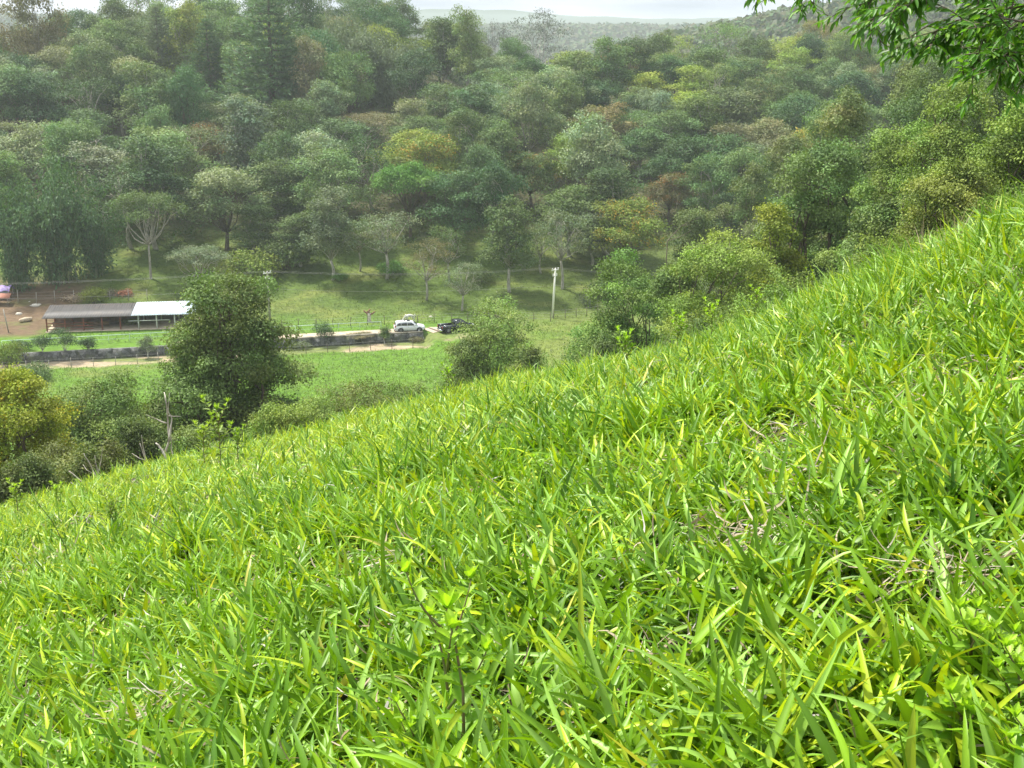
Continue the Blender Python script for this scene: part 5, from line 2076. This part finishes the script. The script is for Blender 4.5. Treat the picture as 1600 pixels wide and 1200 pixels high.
tag(o, "lush broad bladed green grass covering the near slope", "grass", kind="stuff")

# dead straw lying in and under the grass
g = Geo()
for (r0, r1, dens, segs, wm) in ((1.6, 7.4, 900, 4, .008), (7.4, 14.5, 300, 3, .010), (14.5, 23, 55, 2, .012)):
    x, y = scatter(r0, r1, dens)
    pn = fbm(x / .45, y / .6, 91) + .2 * fbm(x / 3, y / 3, 92) + .05 * smooth(0, 3, x)
    ok = in_view(x, y) & (RG.random(len(x)) < .30 + .5 * smooth(.1, .5, pn))
    x, y, pn = x[ok], y[ok], pn[ok]
    n_ = len(x)
    b = np.stack([x, y, H(x, y) + RG.uniform(0, .04, n_) + .035 * smooth(.2, .6, pn) + (RG.random(n_) < .2) * RG.uniform(0, .09, n_)], -1)
    tone = RG.random((n_, 1))
    c = np.array([.50, .43, .31]) * tone + np.array([.27, .20, .13]) * (1 - tone)
    c = np.where(RG.random((n_, 1)) < .25, np.array([.56, .52, .46]), c)
    ribbons(g, b, RG.uniform(0, 6.28, n_), RG.normal(size=n_) * .3 + .15, RG.uniform(.05, .20, n_), wm * RG.uniform(.4, 1.6, n_), RG.normal(size=n_) * .9 + .3,
            RG.normal(size=n_) * .9, c, c, segs, vshape=False)
o = g.build("dry_grass", M_DRY)
tag(o, "dead straw coloured grass lying between the green blades", "dry grass", kind="stuff")

# upright flowering culms that stand above the blades
g = Geo()
x, y = scatter(4, 21, 1.5)
ok = in_view(x, y)
x, y = x[ok], y[ok]
n_ = len(x)
b = np.stack([x, y, H(x, y)], -1)
c = np.tile(np.array([.16, .24, .05]), (n_, 1)) * RG.uniform(.7, 1.4, (n_, 1))
ribbons(g, b, RG.uniform(0, 6.28, n_), RG.uniform(1.0, 1.5, n_), RG.uniform(.25, .5, n_), np.full(n_, .004), RG.uniform(.1, .8, n_), RG.normal(size=n_) * .2, c, c, 5, vshape=False)
o = g.build("grass_culms", M_GRASS)
tag(o, "thin upright grass stalks standing above the blades", "grass stalks", kind="stuff")

# rough grass of the valley field and the open slope behind it
g = Geo()
RG = np.random.default_rng(99)


def meadow(n_, xr, yr, Lm, Wm, test, cf, seg=2):
    x = RG.uniform(*xr, n_)
    y = RG.uniform(*yr, n_)
    ok = test(x, y)
    x, y = x[ok], y[ok]
    m_ = len(x)
    b = np.stack([x, y, H(x, y) - .02], -1)
    c = cf(x, y)
    ribbons(g, b, RG.uniform(0, 6.28, m_), RG.uniform(.7, 1.4, m_), Lm * RG.uniform(.5, 1.5, m_), Wm * RG.uniform(.7, 1.3, m_), RG.uniform(.2, 1.4, m_), RG.normal(size=m_) * .3,
            c, c, seg, vshape=False)


def vis(x, y):
    a, b = to_px(np.stack([x, y, H(x, y)], -1))
    s_ = np.interp(a, [0, 500, 900, 1300], [800, 690, 600, 470])
    return (a > -60) & (a < 1250) & (b < s_ + 10)


def t_field(x, y):
    d, s = wall_d(x, y)
    n1_ = fbm(x / 4.5, y / 1.6, 101)
    return vis(x, y) & ((d < -4.4 - .8 * fbm(x / 2, y / 2, 7)) | (s > WL + 5)) & (RG.random(len(x)) < .45 + .55 * smooth(-.3, .4, n1_))


def c_field(x, y):
    c = np.tile(np.array([.095, .195, .016]), (len(x), 1))
    t = smooth(-.25, .3, fbm(x / 4, y / 3, 103) * 1.2 + .7 * smooth(-12, 6, x))[:, None]
    c = c * (1 - t * .6) + np.array([.140, .175, .035]) * t * .6
    return c * RG.uniform(.6, 1.35, (len(x), 1)) * (1 - .25 * smooth(.1, .5, fbm(x / 1.7, y / 2.4, 111)))[:, None]


def t_slope(x, y):
    d, s = wall_d(x, y)
    yo = (y + 0.3986 * H(x, y, False)) / 1.5746
    yard_ = (x < -60) & (yo > 92) | (x < -41) & (yo > 99) & (yo < 105)
    qx, qy = x - sh_l[0], y - sh_l[1]
    qa, qb = qx * math.cos(sang) + qy * math.sin(sang), -qx * math.sin(sang) + qy * math.cos(sang)
    in_shed = (qa > -.6) & (qa < slen + .6) & (qb > -.8) & (qb < DEP + .6)
    ax_, ay_ = to_px(np.stack([x, y, H(x, y)], -1))
    on_ramp = (ax_ > 650) & (ax_ < 725) & (ay_ > 506) & (ay_ < 531)
    return vis(x, y) & (d > 3.4) & ~yard_ & (RG.random(len(x)) < .5 + .5 * smooth(-.3, .3, fbm(x / 3, y / 2, 105))) & ~in_shed & ~on_ramp


def c_slope(x, y):
    t = smooth(-.3, .6, fbm(x / 5, y / 3, 107))[:, None]
    u_ = smooth(180, 197, y)[:, None]
    c = np.array([.082, .145, .020]) * (1 - u_) + np.array([.070, .105, .022]) * u_
    c = c * (1 - t * .7) + np.array([.125, .140, .042]) * t * .7
    return c * RG.uniform(.75, 1.3, (len(x), 1))


meadow(120000, (-66, 22), (88, 172), .38, .085, t_field, c_field)
meadow(110000, (-100, 45), (150, 245), .36, .095, t_slope, c_slope)
o = g.build("meadow_grass", M_GRASS)
tag(o, "bright pasture grass on the valley floor and the open slope behind", "grass", kind="stuff")
# ------------------------------------------------------------------ plants that stand out of the grass
def blade_leaf(g, p, d, nrm, L_, W_, col, tooth=0.0, segs=7, droop=.25, fold=.25):
    """one broad leaf with midrib fold, drooping tip and (when tooth > 0) a saw edge"""
    d = norm(np.array(d, float))
    s = norm(np.cross(d, nrm))
    u = np.cross(s, d)
    t = np.linspace(0, 1, segs * 2 + 1)
    prof = np.sin(np.pi * t ** .8) ** .85
    V, C = [], []
    for i, tt in enumerate(t):
        w = W_ / 2 * prof[i] * (1 + (tooth if i % 2 else -tooth))
        c_ = np.array(p) + d * L_ * tt - np.array([0, 0, 1]) * droop * L_ * tt ** 2
        V += [c_ + s * w + u * w * fold * 2, c_ + s * w * .5 + u * w * fold * .7, c_, c_ - s * w * .5 + u * w * fold * .7, c_ - s * w + u * w * fold * 2]
        C += [np.array(col) * .96, np.array(col), np.array(col) * 1.22, np.array(col), np.array(col) * .96]
    n = len(t)
    Qd = [(i * 5 + j, (i + 1) * 5 + j, (i + 1) * 5 + j + 1, i * 5 + j + 1) for i in range(n - 1) for j in range(4)]
    g.add(V, Qd, None, C)


def leafy_plant(seed, base, H_, label, name="leafy_weed", pairs=8, leaf=.085, top_col=(.31, .47, .035), low_col=(.15, .30, .035), branches=4, lean=(0, 0), tooth=.13, group=None,
                cat="weed", ratio=.5):
    rg_ = np.random.default_rng(seed)
    root = empty(name, base)
    tag(root, label, cat, group)
    st, lf = Geo(), Geo()
    n_ = pairs

    def axis_(p0, d0, ln, r0, np_, lscale, first=.25):
        p1 = p0 + norm(d0) * ln
        pts = bent(p0, p1, rg_, .04, 6)
        st.tube(pts, np.linspace(r0, r0 * .4, 6), 6)
        T_ = norm(p1 - p0)
        for k in range(np_):
            f = first + (1 - first) * k / max(1, np_ - 1)
            pos = np.array([np.interp(f, np.linspace(0, 1, 6), pts[:, a]) for a in range(3)])
            az = k * math.pi / 2 + rg_.uniform(-.3, .3)
            mix = np.clip(f + pos[2] / H_ * .5 - .35, 0, 1)
            for q in (0, math.pi):
                d_ = np.array([math.cos(az + q), math.sin(az + q), .25 + .9 * f * f])
                ls = leaf * lscale * (1.05 - .35 * f) * rg_.uniform(.8, 1.2)
                c_ = (np.array(low_col) * (1 - mix) + np.array(top_col) * mix) * rg_.uniform(.85, 1.15)
                blade_leaf(lf, pos, d_, norm(np.array([0, 0, 1]) + rg_.normal(size=3) * .2), ls, ls * ratio, c_, tooth, droop=.3 - .2 * f)
        for q in range(3):
            az = q * 2.1 + rg_.uniform(0, 1)
            blade_leaf(lf, pts[-1], (math.cos(az) * .5, math.sin(az) * .5, 1), norm(np.array([math.cos(az + 3.1), math.sin(az + 3.1), .4])),
                       leaf * lscale * .62, leaf * lscale * .3, np.array(top_col) * rg_.uniform(.95, 1.15), tooth, droop=0)
    axis_(np.array([0, 0, -.03]), np.array([lean[0], lean[1], 1.]), H_, .0035 + H_ * .006, n_, 1.0)
    for b in range(branches):
        az = b * 2.4 + rg_.uniform(-.3, .3)
        h = H_ * (.42 + .1 * b)
        if h > H_ * .85:
            h = H_ * .6
        axis_(np.array([lean[0], lean[1], 1.]) * h, np.array([math.cos(az) * .6 + lean[0], math.sin(az) * .6 + lean[1], 1.]), H_ * .36, .0025 + H_ * .003, max(3, n_ // 2), .72, .35)
    st.build("stem", M_STEM, root, True)
    lf.build("leaves", M_NEARLEAF, root, True)
    return root


M_STEM = plain("woody_weed_stem", (.20, .13, .07), .8, col2=(.15, .18, .05), scale=30)


def near_at(px, py):
    return ground_hit(px, py, skip=.5, ymax=66)


b = near_at(708, 1192) - np.array([0, .22, 0])
b[2] = gz(b[0], b[1])
leafy_plant(3, b, .54, "young serrated leaf sapling with reddish stem standing in the bottom middle of the grass", "sapling", 9, .100, branches=5, cat="sapling",
            ratio=.52, top_col=(.33, .50, .035), low_col=(.14, .30, .030))
WG = "fresh yellow-green weeds in the grass"
for k, (px, py, h, lab, lf) in enumerate([
        (655, 1240, .20, "small yellow-green weed cut by the bottom edge left of the sapling", .05),
        (735, 1250, .12, "tiny yellow-green weed at the sapling's foot on the bottom edge", .045),
        (1455, 1235, .22, "bright broad leaved weed on the bottom edge at the right", .075),
        (1505, 1130, .28, "tallest yellow-green weed of the lower right corner", .055),
        (1575, 1190, .26, "bushy yellow-green weed filling the lower right corner", .055),
        (1560, 1110, .20, "fresh weed cut by the right edge above the corner weeds", .05),
        (1530, 1260, .24, "dull green weed at the bottom between the two corner weeds", .055)]):
    leafy_plant(20 + k, near_at(px, min(py, 1195)) - np.array([0, max(0, py - 1195) * .0035, 0]), h * (.85 if px > 1400 else 1.2), lab, "leafy_weed", 6, lf * 1.25, branches=5, group=WG)
WE = "leafy weeds along the grass horizon"
for k, (px, py, h, lab, lf, tc) in enumerate([
        (345, 745, .85, "tall narrow leafy weed on the grass edge right of the leafless snag", .10, (.25, .36, .05)),
        (322, 735, .6, "lighter pale green weed just left of the tall narrow weed", .10, (.30, .40, .06)),
        (375, 735, .5, "low bushy green weed right of the tall narrow weed", .08, (.22, .33, .05)),
        (30, 815, .5, "feathery weed on the grass edge at the far left", .08, (.30, .42, .05)),
        (92, 800, .35, "short bright weed on the left grass edge", .07, (.32, .46, .05)),
        (975, 590, .45, "yellow-green weed at the edge below the dark rounded tree", .08, (.27, .42, .05)),
        (1060, 560, .5, "bright slender weed poking up right of the dark rounded tree", .08, (.27, .42, .05)),
        (1110, 550, .55, "leafy weed at the edge below the light green tree", .08, (.28, .42, .05)),
        (1180, 520, .5, "weed at the edge left of the steep grassy rise", .07, (.28, .42, .05)),
        (1265, 480, .45, "thin forked weed on the steep edge below the dark slope tree", .05, (.25, .36, .06)),
        (700, 625, .5, "yellow-green weed tips in front of the feathery trees", .08, (.27, .42, .05)),
        (180, 850, .4, "pale weed standing in the left part of the grass", .06, (.26, .36, .06)),
        (1135, 800, .16, "small round leaved weed in the middle right grass", .05, (.24, .38, .05)),
        (845, 790, .22, "soft leaved weed in the centre of the grass", .05, (.26, .42, .04))]):
    leafy_plant(50 + k, near_at(px, py), h, lab, "leafy_weed", 10, lf * 1.5, branches=5, group=WE, top_col=tc, low_col=tuple(np.array(tc) * .55), tooth=.04, ratio=.36)


# dead snag and dry twigs on the left grass edge
def twigs(name, px, py, lines, label, r0=.02, mat=None, cat="dead branch", y=None):
    """lines: lists of photo pixels followed at the distance of the foot"""
    p = near_at(px, py) if y is None else np.array([at_o(px, py, y)[0], at_o(px, py, y)[1], gz(at_o(px, py, y)[0], at_o(px, py, y)[1])])
    root = empty(name, p)
    tag(root, label, cat)
    rg_ = np.random.default_rng(int(px))
    for k, (rr, pts) in enumerate(lines):
        W_ = []
        for i, (a, b_) in enumerate(pts):
            q = at_y(a, b_, p[1] + (0 if i == 0 and k == 0 else rg_.uniform(-.12, .12))) - p
            W_.append(q)
        W_ = np.array(W_)
        t = np.linspace(0, 1, len(W_))
        tt = np.linspace(0, 1, len(W_) * 3)
        Wf = np.stack([np.interp(tt, t, W_[:, a]) for a in range(3)], 1) + rg_.normal(size=(len(tt), 3)) * rr * .25
        g_ = Geo()
        g_.tube(Wf, np.linspace(rr, rr * .35, len(tt)), 6)
        g_.build("trunk" if k == 0 else "branch", mat or M_DRYWOOD, root, True)
    return root


twigs("dead_snag", 272, 758, [(.040, [(272, 775), (266, 740), (258, 712), (250, 698), (243, 692)]), (.026, [(257, 712), (264, 690), (262, 660), (259, 625), (258, 614)]),
                              (.018, [(263, 690), (269, 655), (262, 640), (265, 614)]), (.016, [(260, 662), (244, 655), (228, 648)]),
                              (.014, [(266, 740), (272, 720), (267, 700), (268, 650)]), (.01, [(263, 650), (283, 651)])],
      "bare forked grey snag standing at the left grass edge", y=13.5)
twigs("dry_twigs", 232, 765, [(.022, [(234, 790), (232, 740), (226, 715), (218, 692)]), (.016, [(231, 735), (224, 700), (221, 680)]), (.012, [(228, 720), (216, 715), (206, 708)])],
      "thin pale dead twigs just left of the forked snag", y=14)
twigs("dry_twigs", 160, 775, [(.02, [(165, 790), (150, 745), (140, 725), (131, 708)]), (.014, [(152, 748), (158, 720), (160, 700)]), (.013, [(150, 742), (136, 735), (130, 726)]),
                              (.012, [(158, 765), (152, 735), (148, 712)])],
      "fan of pale dry branches in front of the broad dense tree", y=15)
twigs("dry_twigs", 145, 790, [(.022, [(148, 800), (140, 770), (130, 755), (108, 735)]), (.013, [(133, 758), (118, 758), (110, 753)])],
      "lowest dry branch leaning left over the grass edge", y=14)

# long dark culms on the left and dry seed heads on the right skyline
for k, (px, py, e, lab) in enumerate([(118, 905, [(100, 850), (82, 815), (62, 790), (52, 778)], "dark arching grass stem in the left grass"),
                                      (330, 905, [(300, 860), (255, 830), (225, 808)], "dark thin stem crossing the left middle grass"),
                                      (398, 760, [(412, 700), (440, 655), (455, 640)], "thin bent grass stem above the left grass edge")]):
    p = near_at(px, py)
    root = Geo()
    pts = np.array([p] + [at_y(a, b_, p[1] - .05 * i) for i, (a, b_) in enumerate(e)])
    root.tube(pts, np.linspace(.004, .002, len(pts)), 5)
    o = root.build("grass_stem", plain("dark_culm", (.10, .14, .04), .6), smooth=True)
    tag(o, lab, "grass stem")
RG = np.random.default_rng(8)
for k, (px, py, n_, sp, hh, lab) in enumerate([(1515, 375, 60, .35, .42, "tuft of pale dry seed heads on the right grass skyline"),
                                               (1480, 400, 40, .3, .34, "smaller bleached tuft left of the dry seed heads"),
                                               (1575, 350, 30, .25, .5, "few tall dry stalks at the right end of the grass skyline")]):
    p = near_at(px, py)
    g = Geo()
    x_, y_ = p[0] + RG.normal(size=n_) * sp * .5, p[1] + RG.normal(size=n_) * sp * .5
    b = np.stack([x_, y_, H(x_, y_)], -1)
    tone = RG.random((n_, 1))
    c = np.array([.58, .50, .38]) * tone + np.array([.36, .27, .18]) * (1 - tone)
    ribbons(g, b, RG.uniform(0, 6.28, n_), RG.uniform(.9, 1.5, n_), 1.7 * hh * RG.uniform(.5, 1.2, n_), RG.uniform(.004, .014, n_), RG.uniform(-.2, .9, n_), RG.normal(size=n_) * .5, c, c, 5, vshape=False)
    o = g.build("dry_tuft", M_DRY)
    tag(o, lab, "dry grass tuft")
for k, (px, py, n_, sp, lab) in enumerate([(1455, 945, 90, .10, "bleached straw tangle at the right above the corner weeds"), (1195, 1150, 9, .03, "folded pale dead leaf in the lower right grass"),
                                           (1205, 890, 45, .06, "tan tuft of dead blades right of the grass centre"), (250, 1150, 70, .10, "flattened bleached straw in the lower left grass"),
                                           (1235, 790, 30, .05, "small knot of dry blades in the right middle grass"), (650, 905, 50, .09, "scattered pale straw above the sapling"),
                                           (820, 680, 26, .09, "brown dead leaves lying in the middle distance of the grass")]):
    p = near_at(px, py)
    g = Geo()
    x_, y_ = p[0] + RG.normal(size=n_) * sp, p[1] + RG.normal(size=n_) * sp
    b = np.stack([x_, y_, H(x_, y_) + RG.uniform(.06, .13, n_)], -1)
    tone = RG.random((n_, 1))
    c = np.array([.60, .55, .46]) * tone + np.array([.36, .27, .18]) * (1 - tone)
    if "brown" in lab:
        c = c * np.array([.8, .5, .35])
    wd = .016 if "folded" in lab else .007
    ribbons(g, b, RG.uniform(-.6, .9, n_) + (RG.random(n_) < .5) * math.pi, RG.normal(size=n_) * .3 + .1, RG.uniform(.08, .22, n_) * (.5 if "folded" in lab else 1),
            wd * RG.uniform(.5, 1.4, n_), RG.normal(size=n_) * .7 + .3, RG.normal(size=n_) * .7, c, c, 5, vshape=False)
    o = g.build("dry_tuft", M_DRY)
    tag(o, lab, "dry grass tuft")

# ------------------------------------------------------------------ tree whose branches hang into the upper right corner
rg = np.random.default_rng(33)
tb = np.array([8.4, 7.2, gz(8.4, 7.2)])
root = empty("overhanging_tree", tb)
tag(root, "tree outside the frame whose leafy branches hang into the upper right corner", "tree")
g = Geo()
trunk = np.array([tb + [0, 0, -.4], tb + [-.2, .1, 1.2], tb + [-.5, .1, 2.4], tb + [-1.0, .0, 3.6], tb + [-1.4, -.1, 4.8]])
g.tube(trunk, [.22, .19, .17, .13, .08], 10)
build_at(g, "trunk", M_BARK, root, True)
gb, gl = Geo(), Geo()
LC = np.array([.085, .200, .030])


def twig_leaves(pts, n_, L_, hang=.6, colr=1.0):
    tone = rg.uniform(.75, 1.3)
    s = np.linspace(0, 1, len(pts))
    for k in range(n_):
        f = .12 + .88 * (k + rg.random() * .7) / n_
        pos = np.array([np.interp(f, s, pts[:, a]) for a in range(3)])
        d0 = norm(pts[min(len(pts) - 1, int(f * (len(pts) - 1)) + 1)] - pts[int(f * (len(pts) - 1.001))] + 1e-6)
        side = norm(np.cross(d0, [0, 0, 1])) * (1 if k % 2 else -1)
        d = norm(d0 * .7 + side * rg.uniform(.3, .8) + np.array([0, 0, -hang * rg.uniform(.6, 1.5)]) + rg.normal(size=3) * .15)
        nr = norm(np.array([0, 0, 1]) + side * .5 + rg.normal(size=3) * .35)
        ls = L_ * rg.uniform(.7, 1.2)
        c_ = LC * rg.uniform(.7, 1.3) * tone
        if rg.random() < .18:
            c_ = c_ * np.array([1.9, 1.5, 1.0])
        blade_leaf(gl, pos, d, nr, ls, ls * .33, c_, 0, segs=3, droop=.18, fold=.2)


def bough(px_pts, y0, y1, r0, subs, L_, n_leaf, sublen=.5, hang=.6, seedo=0, spread=1.0, nsub=3):
    """a limb followed through photo pixels, at distances y0..y1, carrying leafy twigs"""
    ys = np.linspace(y0, y1, len(px_pts))
    W_ = np.array([at_o(a, b_, yy) for (a, b_), yy in zip(px_pts, ys)])
    t = np.linspace(0, 1, len(W_))
    tt = np.linspace(0, 1, 14)
    pts = np.stack([np.interp(tt, t, W_[:, a]) for a in range(3)], 1) + rg.normal(size=(14, 3)) * .012
    gb.tube(pts, np.linspace(r0, r0 * .25, 14), 7)
    for k in range(subs):
        f = .12 + .88 * (k + rg.random()) / subs
        p0 = np.array([np.interp(f, tt, pts[:, a]) for a in range(3)])
        d0 = norm(pts[min(13, int(f * 13) + 1)] - pts[int(f * 12.9)] + 1e-6)
        dd = norm(d0 * .6 + rg.normal(size=3) * np.array([.55, .55, .45]) * spread + np.array([0, 0, -.08]))
        ln = sublen * rg.uniform(.5, 1.2)
        p1 = p0 + dd * ln - np.array([0, 0, .10 * ln])
        sub = bent(p0, p1, rg, .06, 6)
        gb.tube(sub, np.linspace(r0 * .22, .0015, 6), 5)
        twig_leaves(sub, n_leaf, L_, hang)
        for q in range(nsub):
            j = rg.integers(1, 5)
            e = sub[j] + norm(dd * .6 + rg.normal(size=3) * .6 + np.array([0, 0, -.12])) * ln * .45
            s2 = bent(sub[j], e, rg, .06, 5)
            gb.tube(s2, np.linspace(.003, .001, 5), 4)
            twig_leaves(s2, max(3, n_leaf // 2), L_, hang)
    return pts


a0 = trunk[3]
apx = to_px(a0)
# main low bough into the corner, then the thinner ones hanging further left
bough([(1900, -160), (1760, -90), (1640, -50), (1530, -40), (1450, -25), (1395, 0)], 3.6, 3.4, .018, 46, .050, 12, .22, .2)
bough([(1900, -110), (1790, -40), (1690, 0), (1620, 20), (1560, 35)], 3.3, 3.2, .014, 30, .050, 12, .20, .2)
bough([(1950, -120), (1780, -60), (1640, -5), (1530, 30), (1450, 45)], 3.7, 3.5, .014, 34, .050, 12, .24, .2)
bough([(1950, -90), (1800, -20), (1690, 30), (1600, 60), (1510, 75)], 3.9, 3.7, .014, 34, .050, 12, .24, .2)
bough([(1950, -60), (1780, 25), (1680, 60), (1600, 85), (1560, 95)], 3.2, 3.1, .012, 26, .050, 12, .17, .18)
bough([(1900, -260), (1700, -150), (1500, -70), (1380, -35), (1350, 10)], 4.2, 4.2, .015, 28, .048, 12, .26, .22)
bough([(1850, -300), (1600, -190), (1380, -110), (1270, -75), (1215, -45), (1190, -10)], 4.9, 4.9, .013, 13, .052, 9, .24, .4)
bough([(1600, -190), (1450, -120), (1330, -90), (1275, -60), (1262, -20), (1268, 5)], 4.7, 4.7, .010, 10, .052, 9, .22, .4)
bough([(1380, -110), (1250, -80), (1170, -50), (1150, -15)], 5.1, 5.2, .010, 4, .07, 5, .22, .6, nsub=1)
# limbs joining the boughs to the trunk
for (a, b_, yy, r_) in ((1900, -160, 3.5, .028), (1900, -110, 3.1, .026), (1900, -260, 4.2, .026), (1850, -300, 4.9, .028), (1600, -190, 4.7, .02)):
    e = at_o(a, b_, yy)
    j = trunk[2 + (yy > 4)] if r_ > .021 else at_o(1850, -300, 4.9)
    gb.tube(bent(j, e, rg, .05, 7), np.linspace(r_ * 1.8 if r_ > .021 else .02, r_, 7), 7)
# the rest of its crown, beyond the frame
for k in range(26):
    p0 = trunk[3 + k % 2]
    d = norm(np.array([rg.uniform(-.2, 1.0), rg.uniform(-1, .8), rg.uniform(.1, 1.0)]))
    e = p0 + d * rg.uniform(1.4, 2.8)
    s_ = bent(p0, e, rg, .08, 6)
    gb.tube(s_, np.linspace(.04, .01, 6), 5)
    for q in range(5):
        e2 = s_[2 + q % 4] + norm(rg.normal(size=3) + [0, 0, -.1]) * .6
        s3 = bent(s_[2 + q % 4], e2, rg, .08, 4)
        gb.tube(s3, np.linspace(.008, .002, 4), 4)
        twig_leaves(s3, 12, .09, .5)
build_at(gb, "branch", plain("twig_bark", (.13, .10, .075), .85, noise=.3), root, True)
build_at(gl, "leaves", M_NEARLEAF, root, True)
# ------------------------------------------------------------------ haze
hz = Geo()
hz.box((0, 2250, -20), (5600, 5800, 150))
m, nt, N, L, out = new_mat("haze_air")
v = N.new("ShaderNodeVolumePrincipled")
v.inputs["Color"].default_value = (0.88, 0.94, 1.0, 1)
v.inputs["Density"].default_value = 0.00021
v.inputs["Anisotropy"].default_value = 0.25
L.new(v.outputs["Volume"], out.inputs["Volume"])
haze = hz.build("haze", m)
tag(haze, kind="stuff")
